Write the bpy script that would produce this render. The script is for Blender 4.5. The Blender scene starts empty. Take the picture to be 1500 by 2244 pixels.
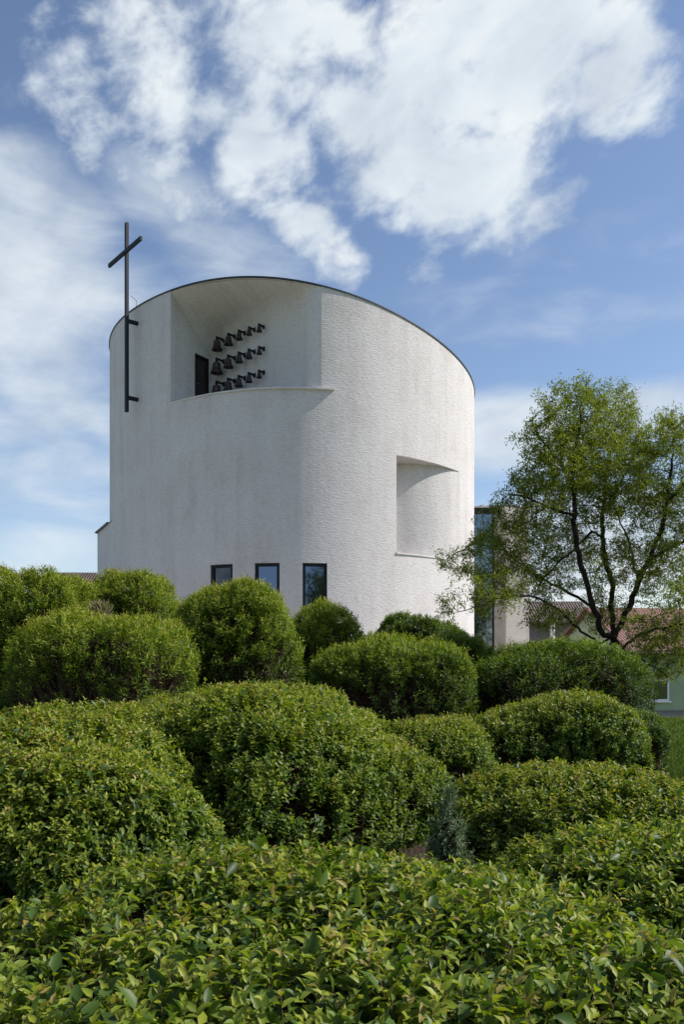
import bpy, bmesh, math, random
import numpy as np
from mathutils import Vector, kdtree

rng = np.random.default_rng(11)
random.seed(11)
SC = bpy.context.scene
COL = SC.collection

# ------------------------------------------------------------------ camera
EYE = 2.4                      # camera height above the ground
FPX, YH, XP = 1829.35, 1446.67, 750.0
cam_d = bpy.data.cameras.new('camera')
cam = bpy.data.objects.new('camera', cam_d)
COL.objects.link(cam)
cam.location = (0, 0, EYE)
cam.rotation_euler = (math.radians(90), 0, 0)
cam_d.sensor_fit = 'VERTICAL'
cam_d.sensor_height = 36.0
cam_d.lens = 36.0 * FPX / 2244.0
cam_d.shift_y = (YH - 1122.0) / 2244.0
cam_d.clip_start = 0.05
cam_d.clip_end = 3000
SC.camera = cam
SC.view_settings.view_transform = 'Standard'
SC.view_settings.look = 'None'
SC.view_settings.exposure = 0.85
SC.view_settings.gamma = 1.0
SC.cycles.max_bounces = 6
SC.cycles.diffuse_bounces = 3
SC.cycles.transmission_bounces = 4
SC.cycles.transparent_max_bounces = 4

# ------------------------------------------------------------------ sun and sky
SUN_EL, SUN_BEHIND = math.radians(42), math.radians(3.5)
to_sun = Vector((math.cos(SUN_EL) * math.cos(SUN_BEHIND), math.cos(SUN_EL) * math.sin(SUN_BEHIND), math.sin(SUN_EL)))
sun_d = bpy.data.lights.new('sun', 'SUN')
sun_d.energy = 3.2
sun_d.angle = math.radians(0.55)
sun_d.color = (1.0, 0.955, 0.89)
sun = bpy.data.objects.new('sun', sun_d)
COL.objects.link(sun)
sun.rotation_euler = to_sun.to_track_quat('Z', 'Y').to_euler()
sun.location = to_sun * 100

world = bpy.data.worlds.new('World')
SC.world = world
world.use_nodes = True


class NT:
    """small helper to write node trees"""
    def __init__(self, tree):
        self.t = tree
        self.n = tree.nodes
        self.l = tree.links

    def node(self, typ, **kw):
        nd = self.n.new(typ)
        for k, v in kw.items():
            setattr(nd, k, v)
        return nd

    def put(self, sock, v):
        if isinstance(v, bpy.types.NodeSocket):
            self.l.new(v, sock)
        elif v is not None:
            sock.default_value = v

    def math(self, op, a, b=None, c=None, clamp=False):
        nd = self.node('ShaderNodeMath', operation=op, use_clamp=clamp)
        self.put(nd.inputs[0], a)
        if b is not None:
            self.put(nd.inputs[1], b)
        if c is not None:
            self.put(nd.inputs[2], c)
        return nd.outputs[0]

    def mix(self, f, a, b, typ='MIX'):
        nd = self.node('ShaderNodeMix', data_type='RGBA', blend_type=typ)
        self.put(nd.inputs[0], f)
        self.put(nd.inputs[6], a)
        self.put(nd.inputs[7], b)
        return nd.outputs[2]

    def noise(self, vec, scale, detail=4.0, rough=0.5, dist=0.0):
        nd = self.node('ShaderNodeTexNoise')
        self.put(nd.inputs['Vector'], vec)
        nd.inputs['Scale'].default_value = scale
        nd.inputs['Detail'].default_value = detail
        nd.inputs['Roughness'].default_value = rough
        nd.inputs['Distortion'].default_value = dist
        return nd.outputs[0]

    def step(self, v, lo, hi, smooth=True, a=0.0, b=1.0):
        nd = self.node('ShaderNodeMapRange', interpolation_type='SMOOTHSTEP' if smooth else 'LINEAR')
        self.put(nd.inputs[0], v)
        nd.inputs[1].default_value = lo
        nd.inputs[2].default_value = hi
        nd.inputs[3].default_value = a
        nd.inputs[4].default_value = b
        return nd.outputs[0]

    def mapping(self, vec, scale=(1, 1, 1), loc=(0, 0, 0), rot=(0, 0, 0)):
        nd = self.node('ShaderNodeMapping')
        self.put(nd.inputs[0], vec)
        nd.inputs['Location'].default_value = loc
        nd.inputs['Rotation'].default_value = rot
        nd.inputs['Scale'].default_value = scale
        return nd.outputs[0]

    def ramp(self, f, stops):
        nd = self.node('ShaderNodeValToRGB')
        el = nd.color_ramp.elements
        while len(el) < len(stops):
            el.new(0.5)
        for e, (p, c) in zip(el, stops):
            e.position = p
            e.color = (*c, 1)
        self.put(nd.inputs[0], f)
        return nd.outputs[0]


def build_world():
    N = NT(world.node_tree)
    N.n.clear()
    out = N.node('ShaderNodeOutputWorld')
    bg = N.node('ShaderNodeBackground')
    N.l.new(bg.outputs[0], out.inputs[0])
    sky = N.node('ShaderNodeTexSky', sky_type='NISHITA')
    sky.sun_disc = False
    sky.sun_elevation = SUN_EL
    sky.sun_rotation = math.radians(90) - SUN_BEHIND
    sky.altitude = 250
    sky.air_density = 1.0
    sky.dust_density = 0.6
    sky.ozone_density = 2.2
    tc = N.node('ShaderNodeTexCoord')
    sep = N.node('ShaderNodeSeparateXYZ')
    N.l.new(tc.outputs['Generated'], sep.inputs[0])
    x, y, z = sep.outputs
    az = N.math('ARCTAN2', x, y)
    el = N.math('ARCSINE', z)
    # compass bearing and elevation, in degrees, of every part of the cloud field
    A = N.math('MULTIPLY', az, 57.2958)
    E = N.math('MULTIPLY', el, 57.2958)
    comb = N.node('ShaderNodeCombineXYZ')
    N.l.new(A, comb.inputs[0])
    N.l.new(E, comb.inputs[1])
    P = comb.outputs[0]

    def blob(a, e, ra, re, rot, amp):
        m = N.mapping(P, loc=(-a, -e, 0))
        m = N.mapping(m, rot=(0, 0, math.radians(-rot)))
        m = N.mapping(m, scale=(1.0 / ra, 1.0 / re, 1))
        ln = N.node('ShaderNodeVectorMath', operation='LENGTH')
        N.l.new(m, ln.inputs[0])
        s = N.step(ln.outputs['Value'], 1.0, 0.15, True, 0.0, amp) if False else N.step(ln.outputs['Value'], 0.2, 1.0, True, amp, 0.0)
        return s

    def add(lst):
        acc = lst[0]
        for b in lst[1:]:
            acc = N.math('MAXIMUM', acc, b)
        return acc

    # the broken cumulus bank high over the church
    bank = add([blob(*b) for b in CLOUD_BANK])
    # thin veils lower down
    veil = add([blob(*b) for b in CLOUD_VEIL])
    # elsewhere in the sky (behind and beside the photographer)
    away = N.step(N.math('ABSOLUTE', A), 34, 60)
    warp = N.mapping(P, scale=(1, 1.25, 1), rot=(0, 0, math.radians(-28)))
    n1 = N.noise(N.mapping(warp, scale=(0.26, 0.34, 1)), 1.0, 7.0, 0.56, 0.12)
    n2 = N.noise(N.mapping(warp, scale=(0.045, 0.07, 1), loc=(3.1, 1.7, 0)), 1.0, 4.0, 0.55, 0.5)
    n3 = N.noise(N.mapping(P, scale=(0.10, 0.27, 1), rot=(0, 0, math.radians(12)), loc=(7, 2, 0)), 1.0, 7.0, 0.56, 0.3)
    c1 = N.math('ADD', N.math('MULTIPLY', bank, 1.0), N.math('MULTIPLY', N.math('SUBTRACT', n1, 0.5), 1.9))
    m1 = N.step(c1, 0.20, 0.94)
    m1 = N.math('MULTIPLY', m1, N.step(bank, 0.02, 0.25))
    c2 = N.math('ADD', veil, N.math('MULTIPLY', N.math('SUBTRACT', n3, 0.5), 1.6))
    m2 = N.math('MULTIPLY', N.math('MULTIPLY', N.step(c2, 0.12, 1.15), N.step(veil, 0.0, 0.3)), 0.92)
    m3 = N.math('MULTIPLY', N.step(n2, 0.52, 0.68), away)
    cover = N.math('MAXIMUM', N.math('MAXIMUM', m1, m2), m3)
    # cloud tops are white, thicker cores a little greyer
    core = N.noise(N.mapping(warp, scale=(0.10, 0.14, 1), loc=(1.3, 5.2, 0)), 1.0, 5.0, 0.55, 0.3)
    ccol = N.ramp(N.step(core, 0.34, 0.66, False), [(0.0, (0.60, 0.68, 0.78)), (0.55, (0.79, 0.87, 0.94)), (1.0, (0.93, 0.975, 1.0))])
    cl = N.node('ShaderNodeMix', data_type='RGBA', blend_type='MULTIPLY')
    cl.inputs[0].default_value = 1.0
    N.l.new(ccol, cl.inputs[6])
    cl.inputs[7].default_value = (CLOUD_GAIN, CLOUD_GAIN, CLOUD_GAIN, 1)
    tint = N.mix(1.0, sky.outputs[0], SKY_TINT, 'MULTIPLY')
    N.l.new(N.mix(cover, tint, cl.outputs[2]), bg.inputs[0])
    bg.inputs[1].default_value = SKY_STRENGTH


def bearing(px, py):
    """compass bearing and elevation (degrees) of a cloud seen in the photograph"""
    u, v = (px - XP) / FPX, (YH - py) / FPX
    a = math.atan(u)
    return math.degrees(a), math.degrees(math.atan(v * math.cos(a)))


SKY_STRENGTH = 0.085
SKY_TINT = (1.02, 0.98, 0.98, 1)
CLOUD_GAIN = 0.53 / SKY_STRENGTH


def cb(px, py, rx, ry, rot, amp):
    a, e = bearing(px, py)
    k = 57.3 / FPX
    return (a, e, rx * k * 0.86, ry * k * 0.72, rot, amp)


CLOUD_BANK = [cb(*b) for b in [
    (1090, 100, 560, 370, 12, 1.12), (930, 330, 500, 300, -20, 1.0), (1080, 420, 300, 190, -10, 0.86),
    (640, 110, 480, 300, 0, 0.78), (320, 110, 420, 240, 10, 0.64), (560, 320, 330, 260, -35, 0.78),
    (360, 390, 260, 170, -25, 0.64), (690, 520, 260, 130, -38, 0.74), (300, 230, 380, 260, 0, 0.62),
    (1350, 130, 210, 300, 40, 0.92), (940, 600, 100, 75, 0, 0.42)]]
CLOUD_VEIL = [cb(*b) for b in [
    (60, 560, 560, 420, -25, 0.88), (60, 760, 420, 300, -35, 0.88), (430, 490, 560, 230, -25, 0.62),
    (1100, 960, 360, 190, 0, 1.05), (1480, 900, 340, 140, 0, 0.95), (60, 1210, 620, 150, 0, 0.55), (60, 1010, 560, 240, -8, 0.66), (1250, 1200, 650, 300, 0, 0.95),
    (1250, 640, 700, 260, 0, 0.30), (170, 300, 460, 230, -20, 0.16)]]
build_world()


# ------------------------------------------------------------------ small helpers
def tag(o, label=None, cat=None, group=None, kind=None):
    if label: o['label'] = label
    if cat: o['category'] = cat
    if group: o['group'] = group
    if kind: o['kind'] = kind
    return o


def empty(name, loc=(0, 0, 0), rz=0.0, **kw):
    o = bpy.data.objects.new(name, None)
    COL.objects.link(o)
    o.location = loc
    o.rotation_euler = (0, 0, rz)
    o.empty_display_size = 0.2
    return tag(o, **kw)


def link(name, me, mat, parent=None, smooth=False):
    o = bpy.data.objects.new(name, me)
    COL.objects.link(o)
    if mat is not None:
        me.materials.append(mat)
    if smooth:
        me.polygons.foreach_set('use_smooth', np.ones(len(me.polygons), bool))
    if parent is not None:
        o.parent = parent
    return o


class MB:
    """collects polygons (optionally with uv) and links them as one mesh"""
    def __init__(self):
        self.v, self.f, self.uv = [], [], []

    def poly(self, pts, uvs=None):
        b = len(self.v)
        self.v += [tuple(p) for p in pts]
        self.f.append(tuple(range(b, b + len(pts))))
        self.uv += list(uvs) if uvs else [(p[0] + 0.6 * p[1], p[2]) for p in pts]
        return self

    def box(self, c, s, ax=None):
        """box with centre c, full sizes s and optional local axes (3 unit vectors)"""
        c = Vector(c)
        X, Y, Z = [Vector(a) for a in (ax or ((1, 0, 0), (0, 1, 0), (0, 0, 1)))]
        p = {}
        for i in (-1, 1):
            for j in (-1, 1):
                for k in (-1, 1):
                    p[i, j, k] = c + X * (i * s[0] / 2) + Y * (j * s[1] / 2) + Z * (k * s[2] / 2)
        for q in (((-1, -1, -1), (1, -1, -1), (1, -1, 1), (-1, -1, 1)), ((1, 1, -1), (-1, 1, -1), (-1, 1, 1), (1, 1, 1)),
                  ((-1, 1, -1), (-1, -1, -1), (-1, -1, 1), (-1, 1, 1)), ((1, -1, -1), (1, 1, -1), (1, 1, 1), (1, -1, 1)),
                  ((-1, -1, 1), (1, -1, 1), (1, 1, 1), (-1, 1, 1)), ((-1, 1, -1), (1, 1, -1), (1, -1, -1), (-1, -1, -1))):
            self.poly([p[k] for k in q])
        return self

    def prism(self, plan, z0, z1):
        n = len(plan)
        for i in range(n):
            a, b = plan[i], plan[(i + 1) % n]
            self.poly([(a[0], a[1], z0), (b[0], b[1], z0), (b[0], b[1], z1), (a[0], a[1], z1)])
        self.poly([(p[0], p[1], z1) for p in plan])
        self.poly([(p[0], p[1], z0) for p in reversed(plan)])
        return self

    def tube(self, pts, rad, n=6, cap=True):
        pts = [Vector(p) for p in pts]
        rings = []
        for i, p in enumerate(pts):
            d = (pts[min(i + 1, len(pts) - 1)] - pts[max(i - 1, 0)])
            d = d.normalized() if d.length > 1e-9 else Vector((0, 0, 1))
            u = d.cross(Vector((0, 0, 1)))
            u = u.normalized() if u.length > 1e-3 else Vector((1, 0, 0))
            w = d.cross(u)
            r = rad[i] if hasattr(rad, '__len__') else rad
            rings.append([p + u * (r * math.cos(2 * math.pi * k / n)) + w * (r * math.sin(2 * math.pi * k / n)) for k in range(n)])
        b = len(self.v)
        for r in rings:
            for q in r:
                self.v.append(tuple(q))
        for i in range(len(rings) - 1):
            for k in range(n):
                k2 = (k + 1) % n
                self.f.append((b + i * n + k, b + i * n + k2, b + (i + 1) * n + k2, b + (i + 1) * n + k))
                self.uv += [(k / n, i), ((k + 1) / n, i), ((k + 1) / n, i + 1), (k / n, i + 1)]
        if cap:
            for i, rev in ((0, False), (len(rings) - 1, True)):
                idx = [b + i * n + k for k in range(n)]
                self.f.append(tuple(reversed(idx)) if rev else tuple(idx))
                self.uv += [(0, 0)] * n
        return self

    def lathe(self, prof, n=24, c=(0, 0, 0)):
        b = len(self.v)
        for r, z in prof:
            for k in range(n):
                t = 2 * math.pi * k / n
                self.v.append((c[0] + r * math.cos(t), c[1] + r * math.sin(t), c[2] + z))
        for i in range(len(prof) - 1):
            for k in range(n):
                k2 = (k + 1) % n
                self.f.append((b + i * n + k, b + i * n + k2, b + (i + 1) * n + k2, b + (i + 1) * n + k))
                self.uv += [(k / n, i), ((k + 1) / n, i), ((k + 1) / n, i + 1), (k / n, i + 1)]
        return self

    def build(self, name, mat, parent=None, smooth=False, merge=False, sharp=None):
        me = bpy.data.meshes.new(name)
        me.from_pydata(self.v, [], self.f)
        uvl = me.uv_layers.new(name='uv')
        uvl.data.foreach_set('uv', np.array(self.uv, np.float32).ravel())
        if merge:
            bm = bmesh.new()
            bm.from_mesh(me)
            bmesh.ops.remove_doubles(bm, verts=bm.verts, dist=0.0005)
            bm.to_mesh(me)
            bm.free()
        me.update()
        o = link(name, me, mat, parent, smooth)
        if sharp is not None:
            me.set_sharp_from_angle(angle=math.radians(sharp))
        return o


# ------------------------------------------------------------------ materials
def new_mat(name):
    m = bpy.data.materials.new(name)
    m.use_nodes = True
    N = NT(m.node_tree)
    bsdf = m.node_tree.nodes['Principled BSDF']
    return m, N, bsdf


def bump(N, bsdf, h, dist, strength=1.0):
    b = N.node('ShaderNodeBump')
    b.inputs['Strength'].default_value = strength
    b.inputs['Distance'].default_value = dist
    N.put(b.inputs['Height'], h)
    N.l.new(b.outputs[0], bsdf.inputs['Normal'])
    return b


def simple(name, col, rough=0.6, metal=0.0, var=0.12, scale=6.0, bd=0.0, spec=0.5):
    m, N, b = new_mat(name)
    tc = N.node('ShaderNodeTexCoord')
    n = N.noise(tc.outputs['Object'], scale, 5, 0.55)
    dk = tuple(c * (1 - var) for c in col)
    lt = tuple(min(1, c * (1 + var)) for c in col)
    N.l.new(N.ramp(n, [(0.3, dk), (0.7, lt)]), b.inputs['Base Color'])
    b.inputs['Roughness'].default_value = rough
    b.inputs['Metallic'].default_value = metal
    b.inputs['Specular IOR Level'].default_value = spec
    if bd:
        bump(N, b, n, bd)
    return m


def stucco_material(name, base, rough_amp=1.0):
    m, N, b = new_mat(name)
    uv = N.node('ShaderNodeUVMap')
    uv.uv_map = 'uv'
    U = uv.outputs[0]
    # trowelled horizontal ridges with a gritty grain over them
    rid = N.noise(N.mapping(U, scale=(5.0, 19.0, 1)), 1.0, 4.0, 0.62, 0.6)
    fine = N.noise(N.mapping(U, scale=(12, 20, 1), loc=(3, 9, 0)), 1.0, 3.0, 0.65, 0.6)
    swirl = N.noise(N.mapping(U, scale=(2.6, 3.4, 1), loc=(11, 4, 0)), 1.0, 3.0, 0.55, 2.2)
    coarse = N.noise(N.mapping(U, scale=(0.22, 0.30, 1), loc=(5, 2, 0)), 1.0, 4.0, 0.55)
    patch = N.step(coarse, 0.40, 0.62)
    h = N.math('ADD', N.math('MULTIPLY', rid, 1.0), N.math('MULTIPLY', fine, 0.55))
    h = N.math('ADD', h, N.math('MULTIPLY', N.math('MULTIPLY', swirl, patch), 0.5))
    bump(N, b, h, 0.019 * rough_amp, 1.0)
    # weathering: vertical streaks, blotches, faint trowel lines
    streak = N.noise(N.mapping(U, scale=(1.5, 0.10, 1), loc=(1, 7, 0)), 1.0, 5.0, 0.6)
    blot = N.noise(N.mapping(U, scale=(0.35, 0.45, 1), loc=(8, 1, 0)), 1.0, 6.0, 0.62, 0.4)
    blot2 = N.noise(N.mapping(U, scale=(1.3, 0.8, 1), loc=(2, 3, 0)), 1.0, 5.0, 0.6, 0.6)
    s = N.math('ADD', N.math('ADD', N.math('MULTIPLY', streak, 0.43), N.math('MULTIPLY', blot, 0.32)), N.math('MULTIPLY', blot2, 0.25))
    c0 = tuple(c * k for c, k in zip(base, (0.845, 0.825, 0.80)))
    c1 = base
    c2 = tuple(min(0.86, c * k) for c, k in zip(base, (1.06, 1.07, 1.085)))
    col = N.ramp(s, [(0.34, c0), (0.50, c1), (0.64, c2)])
    lines = N.step(rid, 0.30, 0.58, True, 0.87, 1.04)
    cc = N.node('ShaderNodeCombineColor')
    for i in range(3):
        N.l.new(lines, cc.inputs[i])
    N.l.new(N.mix(1.0, col, cc.outputs[0], 'MULTIPLY'), b.inputs['Base Color'])
    b.inputs['Roughness'].default_value = 0.92
    b.inputs['Specular IOR Level'].default_value = 0.2
    return m


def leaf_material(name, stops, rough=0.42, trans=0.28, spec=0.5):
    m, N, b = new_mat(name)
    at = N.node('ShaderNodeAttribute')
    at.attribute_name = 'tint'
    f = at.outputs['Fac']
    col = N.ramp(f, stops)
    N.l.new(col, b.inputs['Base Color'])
    b.inputs['Roughness'].default_value = rough
    b.inputs['Specular IOR Level'].default_value = spec
    tr = N.node('ShaderNodeBsdfTranslucent')
    warm = N.mix(1.0, col, (1.36, 1.44, 0.5, 1), 'MULTIPLY')
    N.l.new(warm, tr.inputs[0])
    mx = N.node('ShaderNodeMixShader')
    mx.inputs[0].default_value = trans
    N.l.new(b.outputs[0], mx.inputs[1])
    N.l.new(tr.outputs[0], mx.inputs[2])
    N.l.new(mx.outputs[0], m.node_tree.nodes['Material Output'].inputs['Surface'])
    return m


M = {}
M['stucco'] = stucco_material('rough_white_stucco', (0.590, 0.560, 0.552))
M['niche'] = stucco_material('niche_stucco', (0.590, 0.560, 0.552), 0.5)
M['cap'] = simple('stucco_cap', (0.58, 0.56, 0.54), 0.9, var=0.1, scale=3, spec=0.2)
M['roofing'] = simple('roof_membrane', (0.20, 0.20, 0.20), 0.9)
M['dark_metal'] = simple('dark_sheet_metal', (0.045, 0.05, 0.06), 0.45, 0.3, var=0.2)
M['cross_steel'] = simple('painted_dark_steel', (0.012, 0.014, 0.020), 0.6, 0.0, var=0.25, scale=3, spec=0.25)
M['bronze'] = simple('aged_bronze', (0.075, 0.058, 0.050), 0.40, 0.75, var=0.35, scale=14)
M['door'] = simple('dark_door_panel', (0.022, 0.019, 0.020), 0.35, 0.0, var=0.3)
M['frame'] = simple('anthracite_window_frame', (0.012, 0.014, 0.019), 0.5, 0.0, var=0.2, spec=0.2)
M['steel'] = simple('brushed_steel', (0.55, 0.55, 0.55), 0.3, 1.0, var=0.1)
M['concrete'] = simple('beige_concrete', (0.40, 0.37, 0.335), 0.9, var=0.22, scale=0.9, bd=0.02, spec=0.2)
M['grey_wall'] = simple('grey_render', (0.17, 0.155, 0.165), 0.9, var=0.12, scale=1.5, spec=0.2)
M['green_wall'] = simple('pale_green_render', (0.33, 0.39, 0.265), 0.9, var=0.07, scale=1.6, bd=0.006, spec=0.2)
M['white_wall'] = simple('cream_render', (0.62, 0.58, 0.50), 0.9, var=0.08, spec=0.2)
M['plinth'] = simple('grey_plinth', (0.17, 0.165, 0.17), 0.9, var=0.12)
M['white_frame'] = simple('white_window_frame', (0.74, 0.75, 0.76), 0.5, var=0.05)
M['gutter'] = simple('gutter_metal', (0.075, 0.06, 0.055), 0.5, 0.2)
M['bark'] = simple('dark_bark', (0.030, 0.024, 0.019), 0.95, var=0.45, scale=9, bd=0.02, spec=0.1)
M['twig'] = simple('brown_twig', (0.150, 0.098, 0.066), 0.9, var=0.45, scale=30, spec=0.2)
M['shoot'] = simple('young_reddish_stem', (0.20, 0.115, 0.07), 0.8, var=0.4, scale=30, spec=0.2)
M['core'] = simple('dark_inner_hull', (0.046, 0.030, 0.020), 1.0, var=0.75, scale=26, bd=0.08, spec=0.0)  # solid hull added for the twig mass; stops light, keeps leaf gaps dark


def glass_material(name, tint, dark=(0.006, 0.008, 0.012)):
    m, N, b = new_mat(name)
    b.inputs['Base Color'].default_value = (*dark, 1)
    b.inputs['Roughness'].default_value = 0.03
    b.inputs['Specular IOR Level'].default_value = 0.5
    gl = N.node('ShaderNodeBsdfGlossy')
    gl.inputs['Color'].default_value = (*tint, 1)
    gl.inputs['Roughness'].default_value = 0.02
    lw = N.node('ShaderNodeLayerWeight')
    lw.inputs[0].default_value = 0.35
    mx = N.node('ShaderNodeMixShader')
    N.l.new(N.step(lw.outputs['Fresnel'], 0.0, 1.0, False, 0.42, 1.0), mx.inputs[0])
    N.l.new(b.outputs[0], mx.inputs[1])
    N.l.new(gl.outputs[0], mx.inputs[2])
    N.l.new(mx.outputs[0], m.node_tree.nodes['Material Output'].inputs['Surface'])
    return m


M['glass'] = glass_material('coated_window_glass', (0.20, 0.28, 0.44))
M['glass_wall'] = glass_material('glass_wall_pane', (0.40, 0.48, 0.58))
M['house_glass'] = glass_material('house_window_glass', (0.25, 0.28, 0.3))


def tile_material(name, base, pitch=0.25, bd=0.05):
    m, N, b = new_mat(name)
    uv = N.node('ShaderNodeUVMap')
    uv.uv_map = 'uv'
    w = N.node('ShaderNodeTexWave', wave_type='BANDS', bands_direction='X', wave_profile='SIN')
    N.l.new(uv.outputs[0], w.inputs['Vector'])
    w.inputs['Scale'].default_value = 1.0 / pitch / 3.1416 * 1.5708
    w.inputs['Distortion'].default_value = 0.0
    w2 = N.node('ShaderNodeTexWave', wave_type='BANDS', bands_direction='Y', wave_profile='SAW')
    N.l.new(uv.outputs[0], w2.inputs['Vector'])
    w2.inputs['Scale'].default_value = 1.0 / 0.38 / 3.1416 * 1.5708
    h = N.math('ADD', w.outputs['Fac'], N.math('MULTIPLY', w2.outputs['Fac'], 0.4))
    bump(N, b, h, bd)
    n = N.noise(uv.outputs[0], 1.2, 6, 0.65)
    N.l.new(N.ramp(n, [(0.3, tuple(c * 0.72 for c in base)), (0.55, base), (0.75, tuple(c * 1.2 for c in base))]), b.inputs['Base Color'])
    b.inputs['Roughness'].default_value = 0.8
    return m


M['red_roof'] = tile_material('dull_red_roofing', (0.205, 0.098, 0.080), 0.22, 0.03)
M['brown_roof'] = tile_material('brown_pantiles', (0.115, 0.080, 0.070), 0.28, 0.09)

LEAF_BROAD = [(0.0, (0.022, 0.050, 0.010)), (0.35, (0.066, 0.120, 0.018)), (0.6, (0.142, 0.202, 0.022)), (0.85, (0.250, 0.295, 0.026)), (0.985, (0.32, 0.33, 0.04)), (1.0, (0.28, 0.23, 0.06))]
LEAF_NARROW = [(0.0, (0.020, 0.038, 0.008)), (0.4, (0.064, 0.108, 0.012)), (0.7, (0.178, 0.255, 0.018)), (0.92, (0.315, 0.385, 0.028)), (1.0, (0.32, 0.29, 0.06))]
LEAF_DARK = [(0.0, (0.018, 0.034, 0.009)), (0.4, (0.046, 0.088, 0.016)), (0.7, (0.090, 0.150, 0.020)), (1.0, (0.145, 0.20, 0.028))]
LEAF_TREE = [(0.0, (0.042, 0.062, 0.012)), (0.5, (0.138, 0.178, 0.024)), (0.8, (0.225, 0.255, 0.032)), (1.0, (0.31, 0.30, 0.05))]
LEAF_GREY = [(0.0, (0.040, 0.072, 0.036)), (0.6, (0.100, 0.150, 0.078)), (1.0, (0.17, 0.22, 0.12))]
LEAF_STRAW = [(0.0, (0.16, 0.14, 0.09)), (0.6, (0.28, 0.25, 0.18)), (1.0, (0.40, 0.37, 0.29))]
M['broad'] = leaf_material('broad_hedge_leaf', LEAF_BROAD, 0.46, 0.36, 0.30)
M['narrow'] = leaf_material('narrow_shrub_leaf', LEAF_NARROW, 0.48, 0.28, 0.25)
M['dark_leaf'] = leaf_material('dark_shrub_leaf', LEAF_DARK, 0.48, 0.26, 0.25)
M['tree_leaf'] = leaf_material('tree_leaf', LEAF_TREE, 0.48, 0.48, 0.25)
M['grey_leaf'] = leaf_material('grey_green_leaf', LEAF_GREY, 0.6, 0.2)
M['straw'] = leaf_material('dry_plume', LEAF_STRAW, 0.8, 0.3)
M['blade'] = leaf_material('grass_blade', [(0.0, (0.045, 0.085, 0.012)), (0.6, (0.095, 0.155, 0.020)), (1.0, (0.20, 0.23, 0.05))], 0.5, 0.3)


def ground_material():
    m, N, b = new_mat('lawn_and_soil')
    tc = N.node('ShaderNodeTexCoord')
    P = tc.outputs['Object']
    n = N.noise(P, 0.6, 8, 0.65)
    n2 = N.noise(P, 14, 5, 0.7)
    g = N.ramp(N.math('ADD', N.math('MULTIPLY', n, 0.6), N.math('MULTIPLY', n2, 0.4)),
               [(0.35, (0.045, 0.075, 0.014)), (0.5, (0.085, 0.130, 0.020)), (0.66, (0.13, 0.17, 0.032))])
    N.l.new(g, b.inputs['Base Color'])
    b.inputs['Roughness'].default_value = 0.95
    b.inputs['Specular IOR Level'].default_value = 0.1
    bump(N, b, n2, 0.04)
    return m


M['ground'] = ground_material()
M['soil'] = simple('bark_mulch', (0.050, 0.036, 0.026), 1.0, var=0.5, scale=18, bd=0.05, spec=0.1)
M['paving'] = simple('bounce_paving', (0.52, 0.48, 0.43), 0.9, var=0.12, scale=2)

# ------------------------------------------------------------------ ground
mb = MB()
mb.poly([(-600, -600, 0), (600, -600, 0), (600, 1200, 0), (-600, 1200, 0)])
tag(mb.build('ground', M['ground']), kind='structure')
mb = MB()
bed = [(-9, -1.5), (3.2, -1.0), (3.6, 6.0), (5.4, 12.0), (7.6, 17.5), (8.0, 24.5), (4.0, 27.0), (-12, 27.0), (-13, 10)]
mb.poly([(x, y, 0.004) for x, y in bed])
tag(mb.build('soil_bed', M['soil']), kind='structure')
mb = MB()
mb.poly([(-40, 24.2, 0.008), (7.2, 24.2, 0.008), (8.6, 30, 0.008), (8.8, 56, 0.008), (-40, 56, 0.008)])
tag(mb.build('bounce_forecourt', M['paving']), kind='structure')  # unseen paving, widened and paled to bounce light onto the shaded wall

# ------------------------------------------------------------------ church
CX, CY, R0 = -2.677, 43.183, 9.0
HARM = [-0.0853, 0.3770, -0.0069, -0.0688, 0.1951, 0.0213]


def plan(phi, off=0.0):
    """outer face of the curved church wall at angle phi (0 faces the camera, + to the right)"""
    def P(t):
        r = R0 + sum(HARM[2 * k] * math.cos((k + 2) * t) + HARM[2 * k + 1] * math.sin((k + 2) * t) for k in range(3))
        return Vector((CX + r * math.sin(t), CY - r * math.cos(t)))
    p = P(phi)
    if off:
        d = (P(phi + 1e-3) - P(phi - 1e-3)).normalized()
        p = p + Vector((d.y, -d.x)) * off
    return p


def normal(phi):
    d = (plan(phi + 1e-3) - plan(phi - 1e-3)).normalized()
    return Vector((d.y, -d.x)), d


def ztop(p):
    return EYE + 14.385 - 0.1344 * (p[0] - CX) - 0.1301 * (p[1] - CY)


def phi_px(px):
    lo, hi = math.radians(-76), math.radians(76)
    for _ in range(60):
        m = (lo + hi) / 2
        p = plan(m)
        if XP + FPX * p.x / p.y < px: lo = m
        else: hi = m
    return lo


ZPAR, ZREC_T, ZREC_B, ZWIN = EYE + 11.10, EYE + 8.736, EYE + 4.572, EYE + 3.975
WIN_H = 2.05
f_j, f_end, f_lip = phi_px(373.6), phi_px(705), phi_px(733)
r_a, r_b = phi_px(869.5), phi_px(1008.5)
wins = [(phi_px(461), phi_px(510)), (phi_px(558.5), phi_px(613)), (phi_px(663.5), phi_px(717.5))]

church = empty('church', (CX, CY, 0), label='white round church with slanted top, bell niche and rough stucco wall', cat='church')
root_off = Vector((CX, CY, 0))


class CB(MB):
    """mesh builder whose points are given in world coordinates, parented to the church"""
    def build(self, name, mat, parent=church, base=root_off, **kw):
        self.v = [(v[0] - base[0], v[1] - base[1], v[2] - base[2]) for v in self.v]
        return MB.build(self, name, mat, parent, **kw)


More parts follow.
